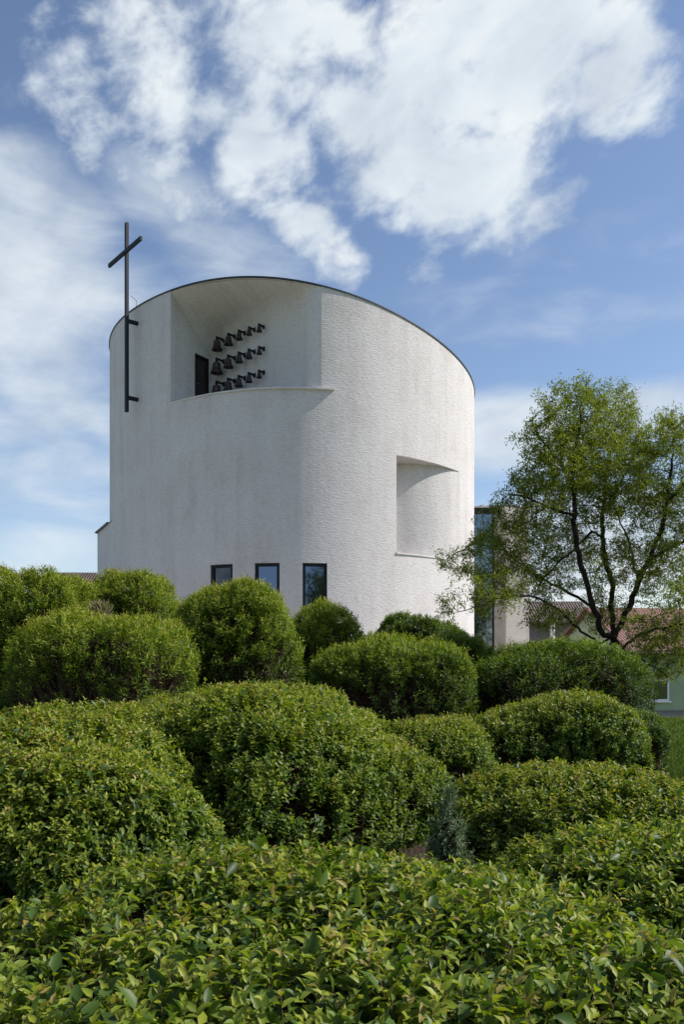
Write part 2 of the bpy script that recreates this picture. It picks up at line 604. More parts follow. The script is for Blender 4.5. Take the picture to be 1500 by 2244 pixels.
edges = sorted(set([f_j, f_end, r_a, r_b] + [w for ww in wins for w in ww] + [math.radians(a) for a in (-180, 180)]))
phis = []
for a, b in zip(edges[:-1], edges[1:]):
    n = max(1, int(round((b - a) / math.radians(0.9))))
    phis += [a + (b - a) * i / n for i in range(n)]
phis.append(edges[-1])
arc = [0.0]
for a, b in zip(phis[:-1], phis[1:]):
    arc.append(arc[-1] + (plan(b) - plan(a)).length)


def arc_of(phi):
    return float(np.interp(phi, phis, arc))


wall = CB()
for i in range(len(phis) - 1):
    a, b = phis[i], phis[i + 1]
    m = (a + b) / 2
    pa, pb = plan(a), plan(b)
    cuts = []
    if f_j < m < f_end: cuts.append((ZPAR, 99))
    if r_a < m < r_b: cuts.append((ZREC_B, ZREC_T))
    for wa, wb in wins:
        if wa < m < wb: cuts.append((ZWIN - WIN_H, ZWIN))
    z = -0.05
    spans = []
    for c0, c1 in sorted(cuts):
        spans.append((z, c0)); z = c1
    if z < 50: spans.append((z, None))
    for z0, z1 in spans:
        za, zb = (z1, z1) if z1 is not None else (ztop(pa), ztop(pb))
        wall.poly([(pa.x, pa.y, z0), (pb.x, pb.y, z0), (pb.x, pb.y, zb), (pa.x, pa.y, za)],
                  [(arc[i], z0), (arc[i + 1], z0), (arc[i + 1], zb), (arc[i], za)])
wall.build('wall', M['stucco'], smooth=True, merge=True, sharp=30)

# balcony niche: slanting jamb, straight back wall, soffit leaning up to the roof edge
corner = Vector((-5.98, 38.37))
pj, pe = plan(f_j), plan(f_end)
ZFL = ZPAR - 0.25
Z1 = EYE + 13.90
jamb = CB()
jl = (corner - pj).length
dk0, dk1 = 0.57, 0.93
ZDOOR = EYE + 13.77


def jp(k, z, inn=0.0):
    d = (corner - pj).normalized()
    nrm = Vector((-d.y, d.x))
    q = pj + (corner - pj) * k + nrm * inn
    return (q.x, q.y, z)


def jtop(k):
    return ztop(pj) - 0.02 + (Z1 - ztop(pj) + 0.02) * k


def juv(k, z):
    return (k * jl + 40, z)


for k0, k1, z0f, top in ((0.0, dk0, ZFL, None), (dk0, dk1, ZDOOR, None), (dk1, 1.0, ZFL, None)):
    jamb.poly([jp(k0, z0f), jp(k1, z0f), jp(k1, jtop(k1)), jp(k0, jtop(k0))], [juv(k0, z0f), juv(k1, z0f), juv(k1, jtop(k1)), juv(k0, jtop(k0))])
for k in (dk0, dk1):
    jamb.poly([jp(k, ZFL), jp(k, ZFL, 0.14), jp(k, ZDOOR, 0.14), jp(k, ZDOOR)], [(0, ZFL), (.14, ZFL), (.14, ZDOOR), (0, ZDOOR)])
jamb.poly([jp(dk0, ZDOOR), jp(dk1, ZDOOR), jp(dk1, ZDOOR, 0.14), jp(dk0, ZDOOR, 0.14)])
jamb.build('niche_jamb', M['niche'])

NS, NPROF = 60, 16
back = CB()


def back_pt(s):
    if s > 0.85:                       # the right end rounds over into the outer wall
        a, t = back_pt(0.85), (s - 0.85) / 0.15
        c = pe + (plan(f_end - 0.05) - pe).normalized() * 0.5
        return a * (1 - t) ** 2 + c * (2 * t * (1 - t)) + pe * t * t
    p = corner + (pe - corner) * s
    d = (pe - corner).normalized()
    nrm = Vector((-d.y, d.x))          # points away from the camera
    return p + nrm * (0.08 * math.sin(math.pi * s) ** 1.5)


grid = []
for i in range(NS + 1):
    s = i / NS
    q = back_pt(s)
    o = plan(f_j + (f_end - f_j) * s)
    zo = ztop(o) - 0.02
    run = (o - q).length
    z1 = min(EYE + float(np.interp(s, [0, 0.05, 0.10, 0.2, 0.35, 0.55, 1], [13.9, 14.4, 14.72, 14.95, 15.12, 15.25, 15.7])), zo - 0.30 * run)
    rr = min(0.30 + 0.9 * s, max(0.02, run * 0.9))
    col = [(q.x, q.y, ZFL)]
    P0, P1, P2 = Vector((q.x, q.y, z1 - rr)), Vector((q.x, q.y, z1)), None
    tgt = Vector((o.x, o.y, zo))
    L = (tgt - P1).length
    P2 = P1 + (tgt - P1) * (min(rr, L * 0.95) / max(L, 1e-6))
    for j in range(NPROF - 1):
        t = j / (NPROF - 2)
        col.append(tuple(P0 * (1 - t) ** 2 + P1 * (2 * t * (1 - t)) + P2 * t * t))
    col.append(tuple(tgt))
    ln = [0.0]
    for u, v in zip(col[:-1], col[1:]):
        ln.append(ln[-1] + (Vector(v) - Vector(u)).length)
    grid.append((col, ln, s * (pe - corner).length + 60))
for i in range(NS):
    (c0, l0, u0), (c1, l1, u1) = grid[i], grid[i + 1]
    for j in range(len(c0) - 1):
        back.poly([c0[j], c1[j], c1[j + 1], c0[j + 1]], [(u0, ZFL + l0[j]), (u1, ZFL + l1[j]), (u1, ZFL + l1[j + 1]), (u0, ZFL + l0[j + 1])])
back.build('niche_back_wall', M['niche'], smooth=True, merge=True)

fl = CB()
ring = [plan(f_j + (f_end - f_j) * i / 40, -0.02) for i in range(41)]
fl.poly([(p.x, p.y, ZFL) for p in ring] + [(back_pt(1 - i / 20).x, back_pt(1 - i / 20).y, ZFL) for i in range(21)])
fl.build('balcony_floor', M['cap'])


def sweep(cb, a, b, n, prof):
    """sweep a closed profile of (offset outwards, z) along the wall from angle a to b; prof(s) gives the list"""
    rows = []
    for i in range(n + 1):
        s = i / n
        ph = a + (b - a) * s
        row = []
        for off, z in prof(s, ph):
            p = plan(ph, off)
            row.append((p.x, p.y, z))
        rows.append(row)
    m = len(rows[0])
    for i in range(n):
        for j in range(m):
            k = (j + 1) % m
            cb.poly([rows[i][j], rows[i + 1][j], rows[i + 1][k], rows[i][k]], [(i * .2, j * .1), (i * .2 + .2, j * .1), (i * .2 + .2, k * .1), (i * .2, k * .1)])
    cb.poly(list(reversed(rows[0])))
    cb.poly(rows[-1])
    return cb


sweep(CB(), f_j, f_lip, 50, lambda s, ph: [(-0.30, ZPAR - 0.03), (0.03 + 0.10 * s, ZPAR - 0.03), (0.03 + 0.10 * s, ZPAR + 0.03), (-0.30, ZPAR + 0.03)]).build('parapet_cap', M['cap'])

# lower recess on the right, deep on its left and running out flush on its right
rec_px = [(869, 1015), (908, 1016.5), (946.6, 1020.5), (985, 1027.4)]
rp = []
for x, y in rec_px:
    t = FPX * (ZREC_T - EYE) / (YH - y)
    rp.append(Vector(((x - XP) / FPX * t, t)))
pa_, pb_ = plan(r_a), plan(r_b)
ext = rp[0] + (rp[0] - rp[1]).normalized() * 0.75
ctrl = [ext] + rp + [pb_]


def catmull(P, n):
    out = []
    P = [P[0] * 2 - P[1]] + P + [P[-1] * 2 - P[-2]]
    for i in range(1, len(P) - 2):
        for k in range(n):
            t = k / n
            a, b, c, d = P[i - 1], P[i], P[i + 1], P[i + 2]
            out.append(0.5 * ((2 * b) + (c - a) * t + (2 * a - 5 * b + 4 * c - d) * t * t + (3 * b - a - 3 * c + d) * t ** 3))
    out.append(P[-2])
    return out


bc = catmull(ctrl, 8)
rec = CB()
u = 90.0
for a, b in zip(bc[:-1], bc[1:]):
    l = (b - a).length
    rec.poly([(a.x, a.y, ZREC_B), (b.x, b.y, ZREC_B), (b.x, b.y, ZREC_T), (a.x, a.y, ZREC_T)], [(u, ZREC_B), (u + l, ZREC_B), (u + l, ZREC_T), (u, ZREC_T)])
    u += l
rec.build('recess_back_wall', M['stucco'], smooth=True, merge=True)
so = CB()
outer = [plan(r_a + (r_b - r_a) * i / 40) for i in range(41)]
for z in (ZREC_T, ZREC_B):
    loop = [(p.x, p.y, z) for p in outer] + [(p.x, p.y, z) for p in reversed(bc[:-1])]
    so.poly(loop if z == ZREC_B else list(reversed(loop)))
so.poly([(pa_.x, pa_.y, ZREC_B), (ext.x, ext.y, ZREC_B), (ext.x, ext.y, ZREC_T), (pa_.x, pa_.y, ZREC_T)])
so.build('recess_soffit', M['niche'])
sweep(CB(), r_a - 0.002, r_b, 40, lambda s, ph: [(-0.08, ZREC_B - 0.045), (0.05 * (1 - s) + 0.012, ZREC_B - 0.045), (0.05 * (1 - s) + 0.012, ZREC_B + 0.02), (-0.08, ZREC_B + 0.02)]).build('recess_sill', M['cap'])

# windows near the ground, cut into the wall
for wa, wb in wins:
    A, B = plan(wa), plan(wb)
    mid = (A + B) / 2
    d = (B - A).normalized()
    inn = Vector((-d.y, d.x))
    z0, z1 = ZWIN - WIN_H, ZWIN
    rev = CB()
    dep = 0.16
    A2, B2 = A + inn * dep, B + inn * dep
    for p, q, p2, q2 in ((A, A, A2, A2), (B, B, B2, B2)):
        rev.poly([(p.x, p.y, z0), (p2.x, p2.y, z0), (p2.x, p2.y, z1), (p.x, p.y, z1)])
    for z in (z0, z1):
        rev.poly([(A.x, A.y, z), (B.x, B.y, z), (B2.x, B2.y, z), (A2.x, A2.y, z)])
    fr = rev
    w = (B - A).length
    ax = ((d.x, d.y, 0), (inn.x, inn.y, 0), (0, 0, 1))
    t = 0.115

    def at(uu, zz, ii):
        q = A + d * uu + inn * ii
        return (q.x, q.y, zz)
    win = CB()
    for uu, ss in ((t / 2 + 0.01, t), (w - t / 2 - 0.01, t)):
        win.box(at(uu, (z0 + z1) / 2, 0.10), (ss, 0.10, z1 - z0 - 0.02), ax)
    for zz in (z0 + t / 2 + 0.01, z1 - t / 2 - 0.01):
        win.box(at(w / 2, zz, 0.10), (w - 2 * t - 0.02, 0.10, t), ax)
    wo = win.build('window', M['frame'])
    rv = rev.build('reveal', M['cap'], parent=wo)
    pn = CB()
    pn.poly([at(t, z0 + t, 0.13), at(w - t, z0 + t, 0.13), at(w - t, z1 - t, 0.13), at(t, z1 - t, 0.13)])
    pn.build('pane', M['glass'], parent=wo)

# balcony door in the jamb
dd = (corner - pj).normalized()
dn = Vector((-dd.y, dd.x))
dw = (dk1 - dk0) * jl
ax = ((dd.x, dd.y, 0), (dn.x, dn.y, 0), (0, 0, 1))


def dpt(k, z, inn):
    return jp(dk0 + (dk1 - dk0) * k, z, inn)


db = CB()
db.box(dpt(0.5, (ZFL + ZDOOR) / 2, 0.12), (dw - 0.18, 0.05, ZDOOR - ZFL - 0.10), ax)
door = db.build('door', M['door'])
df = CB()
for k in (0.05, 0.95):
    df.box(dpt(k, (ZFL + ZDOOR) / 2, 0.075), (0.08, 0.10, ZDOOR - ZFL - 0.01), ax)
df.box(dpt(0.5, ZDOOR - 0.05, 0.075), (dw - 0.18, 0.10, 0.08), ax)
df.build('door_frame', M['frame'], parent=door)
dh = CB()
dh.tube([dpt(0.13, ZFL + 1.62, 0.09), dpt(0.13, ZFL + 1.62, 0.02), dpt(0.30, ZFL + 1.62, 0.02)], 0.02, 6)
dh.build('handle', M['steel'], parent=door)

# roof and its dark metal edge
rf = CB()
ringp = [plan(2 * math.pi * i / 200 - math.pi, -0.05) for i in range(200)]
for i in range(200):
    a, b = ringp[i], ringp[(i + 1) % 200]
    rf.poly([(a.x, a.y, ztop(a) - 0.03), (b.x, b.y, ztop(b) - 0.03), (CX, CY, ztop((CX, CY)) - 0.03)])
rf.build('roof', M['roofing'])
ed = CB()
sweep(ed, -math.pi, math.pi, 360, lambda s, ph: [(-0.30, ztop(plan(ph)) + 0.005), (0.04, ztop(plan(ph)) + 0.005), (0.04, ztop(plan(ph)) + 0.055), (-0.30, ztop(plan(ph)) + 0.055)])
ed.build('roof_edge', M['dark_metal'])
lr = CB()
q = plan(phi_px(290), -0.2)
lr.tube([(q.x, q.y, ztop(q)), (q.x, q.y, ztop(q) + 0.55), (q.x - 0.25, q.y - 0.1, ztop(q) + 0.75)], 0.012, 5)
lr.build('lightning_rod', M['dark_metal'])

# low wing peeling away from the wall on the left
q0 = plan(math.radians(-62), -0.05)
tl = 47.0
def ppx(x, t): return Vector(((x - XP) / FPX * t, t))
e1 = ppx(213.2, 43.8)
ZW = EYE + (YH - 1169) * 43.8 / FPX
wing_plan = [plan(math.radians(-60), 0.002), plan(math.radians(-63), 0.006), plan(math.radians(-66), 0.014), plan(math.radians(-69), 0.04), (plan(math.radians(-73)) + Vector((-0.14, 0))), e1, e1 + Vector((2.0, 4.0)), Vector((CX - 5, CY + 4))]
wg = CB()
wl = [0.0]
for a, b in zip(wing_plan[:-1], wing_plan[1:]): wl.append(wl[-1] + (b - a).length)
for i in range(len(wing_plan) - 1):
    a, b = wing_plan[i], wing_plan[i + 1]
    wg.poly([(a.x, a.y, 0), (b.x, b.y, 0), (b.x, b.y, ZW), (a.x, a.y, ZW)], [(wl[i], 0), (wl[i + 1], 0), (wl[i + 1], ZW), (wl[i], ZW)])
wg.poly([(p.x, p.y, ZW) for p in wing_plan])
wg.build('side_wing', M['stucco'], smooth=True, merge=True, sharp=30)
wc = CB()
wplan = [wing_plan[4] + Vector((0.10, -0.02)), wing_plan[4] + Vector((-0.10, -0.06)), e1 + Vector((-0.13, -0.05)), e1 + Vector((1.9, 4.0)), e1 + Vector((2.5, 3.5))]
wc.prism([(p.x, p.y) for p in wplan], ZW + 0.003, ZW + 0.06)
wc.build('wing_coping', M['dark_metal'])

# ------------------------------------------------------------------ cross on the wall
fc = phi_px(302)
Q = plan(fc)
nn, tt = normal(fc)
nn, tt = Vector((-0.772, -0.636)), Vector((0.636, -0.772))
P = Q + nn * 0.54
crs = empty('wall_cross', (P.x, P.y, EYE + 11.13), label='tall thin dark steel cross standing off the round church wall', cat='cross')
AX = ((tt.x, tt.y, 0), (nn.x, nn.y, 0), (0, 0, 1))
H = 19.60 - 11.13
MB().box((0, 0, H / 2), (0.17, 0.13, H), AX).build('post', M['cross_steel'], crs)
za = 18.25 - 11.13
off = nn * 0.10
MB().box((off.x, off.y, za), (3.32, 0.10, 0.17), AX).build('crossbar', M['cross_steel'], crs)
for hb in (15.22, 11.78):
    mid = nn * -0.30
    MB().box((mid.x, mid.y, hb - 11.13), (0.09, 0.50, 0.17), AX).build('bracket', M['cross_steel'], crs)

# ------------------------------------------------------------------ bells on the back wall of the niche
cols = [490.5, 514.5, 536.8, 558.3, 578.7]
rows_h = [14.53, 13.56, 12.53]
diam = [[0.49, 0.42, 0.34, 0.285, 0.27], [0.56, 0.455, 0.37, 0.33, 0.27], [0.58, 0.47, 0.40, 0.34, 0.27]]
wdir = (pe - corner).normalized()
wn = Vector((wdir.y, -wdir.x))
if wn.y > 0: wn = -wn
rowname = ['top row', 'middle row', 'bottom row']
colname = ['left end', 'second from left', 'middle', 'second from right', 'right end']
size_w = ['large', 'large', 'medium', 'small', 'smallest']
bell_label = []


def wall_at(px):
    lo, hi = 0.0, 1.0
    for _ in range(50):
        m = (lo + hi) / 2
        p = back_pt(m)
        if XP + FPX * p.x / p.y < px: lo = m
        else: hi = m
    return back_pt(lo)


for r in range(3):
    for c in range(5):
        D = diam[r][c]
        w = wall_at(cols[c])
        arm = 0.34 + 0.35 * (D - 0.3)
        if c == 4: arm = 0.29
        p = w + wn * arm
        zb = EYE + rows_h[r] + 0.02
        if c == 0 and r == 2: lab = 'bronze bell half hidden behind the parapet, bottom row beside the balcony door'
        else: lab = '%s bronze bell at the %s of the %s on the niche wall' % (size_w[c], colname[c], rowname[r]) if c in (0, 4) else '%s bronze bell, %s in the %s on the niche wall' % (size_w[c], colname[c], rowname[r])
        b = empty('bell', (p.x, p.y, zb), math.atan2(wn.x, -wn.y) * -1 * -1, label=lab, cat='bell', group='bells on the niche wall')
        b.rotation_euler = (0, 0, math.atan2(-wn.x, wn.y))
        # local +Y is the wall normal direction pointing out to the bell
        hgt = D * 0.84
        drop = 0.36 * D
        prof = [(0.02, 0.0), (0.30, 0.0), (0.335, -0.05), (0.345, -0.16), (0.365, -0.40), (0.42, -0.60), (0.50, -0.78), (0.56, -0.88), (0.555, -0.92),
                (0.51, -0.90), (0.44, -0.74), (0.36, -0.52), (0.31, -0.2), (0.29, -0.07), (0.02, -0.06)]
        S = D / 1.12
        bm_ = MB().lathe([(a * S, -drop + q * hgt / 0.92) for a, q in prof], 28)
        for rr, zz in ((0.350, -0.19), (0.385, -0.47), (0.445, -0.66)):
            bm_.lathe([((rr - 0.01) * S, -drop + (zz + 0.018) * hgt / 0.92), ((rr + 0.022) * S, -drop + zz * hgt / 0.92), ((rr + 0.002) * S, -drop + (zz - 0.022) * hgt / 0.92)], 28)
        bm_.build('bell_body', M['bronze'], b, smooth=True, sharp=50)
        br = MB()
        br.box((0, -arm / 2 + 0.03, -0.02), (0.045, arm + 0.05, 0.095))
        br.box((0, -arm + 0.012, -0.02), (0.13, 0.02, 0.2))
        br.box((0, 0, -0.02 - drop * 0.45), (0.085, 0.085, drop + 0.04))
        br.build('bracket', M['cross_steel'], b)
        ck = MB()
        zc_ = -drop - hgt * 0.15
        ck.tube([(0, 0, zc_), (0, 0, -drop - hgt * 0.86)], 0.014, 6)
        ck.lathe([(0.004, -drop - hgt * 0.82), (0.05 * D / 0.45, -drop - hgt * 0.92), (0.03, -drop - hgt * 1.0), (0.004, -drop - hgt * 1.10)], 10)
        ck.build('clapper', M['dark_metal'], b, smooth=True)

# ------------------------------------------------------------------ glass link and concrete block behind the church
GY = 46.2
link_ = empty('glass_link', (7.2, GY, 0), label='tall glazed link between the round church and beige concrete block', cat='glass wall')
gx0, gx1 = 5.2, 8.42
ZG = EYE + 8.42
g = MB()
for x in (gx0, gx1 - 0.04):
    g.box((x - 7.2, 0, ZG / 2), (0.07, 0.12, ZG))
for z in (0.9, 2.42):
    g.box(((gx0 + gx1) / 2 - 7.2, 0, z), (gx1 - gx0 - 0.14, 0.10, 0.06))
g.box(((gx0 + gx1) / 2 - 7.2, -0.01, ZG - 0.16), (gx1 - gx0, 0.14, 0.30))
g.build('frame', M['frame'], link_)
MB().poly([(gx0 - 7.2, 0.02, 0.05), (gx1 - 7.2, 0.02, 0.05), (gx1 - 7.2, 0.02, ZG - 0.3), (gx0 - 7.2, 0.02, ZG - 0.3)]).build('pane', M['glass_wall'], link_)
MB().box(((gx0 + gx1) / 2 - 7.2, 1.5, ZG + 0.05), (gx1 - gx0, 3.3, 0.09)).build('roof', M['cap'], link_)

cb_ = empty('concrete_block', (9.3, 47, 0), label='angled beige concrete block standing behind the willow like tree', cat='building')
pl = [(8.42, 46.0), (8.92, 45.33), (10.4, 46.3), (10.4, 53), (8.42, 53)]
k = MB()
k.prism([(x - 9.3, y - 47) for x, y in pl], 0, EYE + 8.42)
k.build('wall', M['concrete'], cb_)
k = MB()
k.prism([(x - 9.3 + (0.0 if x < 9 else 0.03), y - 47 - 0.03) for x, y in pl], EYE + 8.425, EYE + 8.47)
k.build('coping', M['cap'], cb_)

# ------------------------------------------------------------------ houses
def xat(px, t): return (px - XP) / FPX * t
def zat(py, t): return EYE + (YH - py) * t / FPX


def roof_slab(mb, a, b, c, d, th=0.08):
    """sloping slab a-b along the eave, d-c along the ridge"""
    a, b, c, d = [Vector(p) for p in (a, b, c, d)]
    n = (b - a).cross(d - a).normalized() * th
    ul, vl = (b - a).length, (d - a).length
    mb.poly([a + n, b + n, c + n, d + n], [(0, 0), (ul, 0), (ul, vl), (0, vl)])
    mb.poly([d, c, b, a], [(0, vl), (ul, vl), (ul, 0), (0, 0)])
    for p, q in ((a, b), (b, c), (c, d), (d, a)):
        mb.poly([p, q, q + n, p + n], [(0, 0), (0.01, 0), (0.01, 0.01), (0, 0.01)])


def gable_house(name, label, corner_, rdir, gdir, L, W, ze, zr, wall_m, roof_m, over=0.35, windows=(), plinth=0.28, cat='house'):
    """corner_ is the near ground corner; rdir runs along the ridge, gdir across"""
    o = empty(name, (*corner_, 0), label=label, cat=cat)
    r, g_ = Vector((*rdir, 0)).normalized(), Vector((*gdir, 0)).normalized()
    Z = Vector((0, 0, 1))
    A, B, C_, D_ = Vector((0, 0, 0)), r * L, r * L + g_ * W, g_ * W
    w = MB()
    w.poly([A, B, B + Z * ze, A + Z * ze])
    w.poly([C_, D_, D_ + Z * ze, C_ + Z * ze])
    for p, q in ((D_, A), (B, C_)):
        w.poly([p, q, q + Z * ze, (p + q) / 2 + Z * zr, p + Z * ze])
    w.build('wall', wall_m, o)
    if plinth:
        pm = MB()
        nx = -g_ * 0.025
        pm.box(tuple(A + r * (L / 2) + nx + Z * plinth / 2), (L + 0.1, 0.05, plinth), (r, g_, Z))
        pm.box(tuple(A + g_ * (W / 2) - r * 0.025 + Z * plinth / 2), (0.05, W - 0.02, plinth), (r, g_, Z))
        pm.build('plinth', M['plinth'], o)
    sl = (zr - ze) / (W / 2)
    rm = MB()
    e = over
    ridge0, ridge1 = g_ * (W / 2) - r * e + Z * (zr + 0.004), g_ * (W / 2) + r * (L + e) + Z * (zr + 0.004)
    roof_slab(rm, A - r * e - g_ * e + Z * (ze - e * sl + 0.004), B + r * e - g_ * e + Z * (ze - e * sl + 0.004), ridge1, ridge0)
    roof_slab(rm, C_ + r * e + g_ * e + Z * (ze - e * sl + 0.004), D_ - r * e + g_ * e + Z * (ze - e * sl + 0.004), ridge0, ridge1)
    rm.build('roof', roof_m, o)
    gt = MB()
    za_ = ze - e * sl - 0.03
    gt.tube([A - r * e - g_ * (e + 0.06) + Z * za_, B + r * e - g_ * (e + 0.06) + Z * za_], 0.065, 8)
    gt.build('gutter', M['gutter'], o)
    for (u0, u1, z0, z1) in windows:
        c = A + r * ((u0 + u1) / 2) + Z * ((z0 + z1) / 2)
        wd, ht = u1 - u0, z1 - z0
        fm = MB()
        t = 0.075
        for s_ in (-1, 1):
            fm.box(tuple(c + r * (s_ * (wd / 2 - t / 2)) - g_ * 0.02), (t, 0.07, ht), (r, g_, Z))
            fm.box(tuple(c + Z * (s_ * (ht / 2 - t / 2)) - g_ * 0.02), (wd - 2 * t, 0.07, t), (r, g_, Z))
        fo = fm.build('window', M['white_frame'], o)
        p = MB()
        q = c - g_ * 0.006
        p.poly([q - r * (wd / 2 - t) - Z * (ht / 2 - t), q + r * (wd / 2 - t) - Z * (ht / 2 - t), q + r * (wd / 2 - t) + Z * (ht / 2 - t), q - r * (wd / 2 - t) + Z * (ht / 2 - t)])
        p.build('pane', M['house_glass'], fo)
        s = MB()
        s.box(tuple(c - Z * (ht / 2 + 0.03) - g_ * 0.06), (wd + 0.12, 0.14, 0.05), (r, g_, Z))
        s.build('sill', M['white_frame'], fo)
    return o


gh = gable_house('green_house', 'pale green house with dull red roof behind the shrubs and the tree', (12.15, 35.0), (0.98, 0.19), (-0.19, 0.98), 16, 7, EYE + 0.36 + 0.12, EYE + 2.36,
                 M['green_wall'], M['red_roof'], 0.30, windows=[(0.92, 1.72, EYE - 1.72, EYE - 0.80), (5.0, 5.9, EYE - 1.72, EYE - 0.80)])
# low dark building with pantiles between the concrete block and the green house
lb = gable_house('low_building', 'low grey building with brown pantile roof between concrete block and green house', (11.0, 54.0), (1, 0.0), (0, 1), 5.0, 5.0, EYE + 2.55, EYE + 3.9, M['grey_wall'], M['brown_roof'], 0.25, plinth=0, cat='building')
sh = gable_house('shed', 'small dark shed with pantile roof beside the green gable', (13.4, 46.0), (1, 0.12), (-0.12, 1), 4.5, 3.0, EYE + 1.15, EYE + 2.15, M['grey_wall'], M['brown_roof'], 0.2, plinth=0, cat='shed')
ps = empty('downpipe_post', (xat(1212, 45), 45, 0), label='slim white post in front of the low grey building', cat='post')
MB().tube([(0, 0, 0), (0, 0, zat(1362, 45) - 0.05)], 0.13, 10).build('shaft', M['white_frame'], ps, smooth=True, sharp=40)
MB().lathe([(0.001, zat(1362, 45)), (0.17, zat(1362, 45) - 0.02), (0.17, zat(1362, 45) - 0.1), (0.001, zat(1362, 45) - 0.1)], 12).build('cap', M['white_frame'], ps)
# left of the church
gable_house('tiled_house', 'long house with brown pantile roof seen between shrubs and church', (xat(70, 52), 52, ), (1, 0.03), (-0.03, 1), 12, 8, zat(1275, 52) - 1.2, zat(1257, 56), M['white_wall'], M['brown_roof'], 0.3, plinth=0.3)
gable_house('cream_house', 'cream house with brown roof at the far left edge', (xat(-58, 60), 60), (-0.8, 0.6), (0.6, 0.8), 10, 4.0, zat(1262, 60), zat(1234, 60) , M['white_wall'], M['brown_roof'], 0.25, plinth=0.3)

# ------------------------------------------------------------------ foliage builders
BROAD_T = dict(v=np.array([[0, 0, 0], [0.28, -0.42, 0.10], [0.30, 0, -0.02], [0.28, 0.42, 0.10], [0.62, -0.36, 0.05], [0.66, 0, -0.07], [0.62, 0.36, 0.05], [1, 0, -0.20]]),
               f=[(0, 1, 2), (0, 2, 3), (1, 4, 5, 2), (2, 5, 6, 3), (4, 7, 5), (5, 7, 6)])
OVAL_T = dict(v=np.array([[0, 0, 0], [0.38, -0.46, 0.06], [0.42, 0, -0.04], [0.38, 0.46, 0.06], [1, 0, -0.08]]),
              f=[(0, 1, 2), (0, 2, 3), (1, 4, 2), (2, 4, 3)])
LANCE_T = dict(v=np.array([[0, 0, 0], [0.45, -0.5, 0.05], [1, 0, -0.06], [0.45, 0.5, 0.05]]), f=[(0, 1, 2), (0, 2, 3)])


def unit(a):
    return a / np.maximum(np.linalg.norm(a, axis=-1, keepdims=True), 1e-9)


def leaf_mesh(name, P, L, N, ln, wd, tint, tmpl, mat, parent):
    """one mesh holding every leaf of one plant"""
    L = unit(L)
    W = unit(np.cross(N, L))
    N = np.cross(L, W)
    tv = tmpl['v']
    n, k = len(P), len(tv)
    V = (P[:, None, :] + L[:, None, :] * (tv[None, :, 0:1] * ln[:, None, None]) + W[:, None, :] * (tv[None, :, 1:2] * wd[:, None, None])
         + N[:, None, :] * (tv[None, :, 2:3] * ln[:, None, None])).reshape(-1, 3)
    loops = np.concatenate([np.array(f) for f in tmpl['f']])
    sizes = np.array([len(f) for f in tmpl['f']])
    allloops = (np.arange(n)[:, None] * k + loops[None, :]).ravel()
    allsizes = np.tile(sizes, n)
    starts = np.concatenate([[0], np.cumsum(allsizes)[:-1]])
    me = bpy.data.meshes.new(name)
    me.vertices.add(len(V))
    me.vertices.foreach_set('co', V.astype(np.float32).ravel())
    me.loops.add(len(allloops))
    me.loops.foreach_set('vertex_index', allloops.astype(np.int32))
    me.polygons.add(len(allsizes))
    me.polygons.foreach_set('loop_start', starts.astype(np.int32))
    me.polygons.foreach_set('loop_total', allsizes.astype(np.int32))
    me.update(calc_edges=True)
    at = me.attributes.new('tint', 'FLOAT', 'FACE')
    at.data.foreach_set('value', np.repeat(np.clip(tint, 0, 1), len(sizes)).astype(np.float32))
    return link(name, me, mat, parent, smooth=len(sizes) > 3)


def shoot_stems(name, Q, A, sl, rad, mat, parent, r):
    """three-sided woody stem under every shoot"""
    n = len(Q)
    t1 = unit(np.cross(A, unit(r.normal(size=(n, 3)))))
    t2 = np.cross(A, t1)
    V = np.zeros((n, 6, 3))
    for k in range(3):
        a = 2.094 * k
        off = t1 * math.cos(a) + t2 * math.sin(a)
        V[:, k] = Q - A * (sl * 0.5)[:, None] + off * rad
        V[:, 3 + k] = Q + A * (sl * 0.98)[:, None] + off * rad * 0.45
    idx = np.array([0, 1, 4, 3, 1, 2, 5, 4, 2, 0, 3, 5])
    loops = (np.arange(n)[:, None] * 6 + idx[None]).ravel()
    me = bpy.data.meshes.new(name)
    me.vertices.add(n * 6)
    me.vertices.foreach_set('co', V.astype(np.float32).ravel())
    me.loops.add(len(loops))
    me.loops.foreach_set('vertex_index', loops.astype(np.int32))
    me.polygons.add(n * 3)
    me.polygons.foreach_set('loop_start', np.arange(0, n * 12, 4, dtype=np.int32))
    me.polygons.foreach_set('loop_total', np.full(n * 3, 4, np.int32))
    me.update(calc_edges=True)
    return link(name, me, mat, parent)


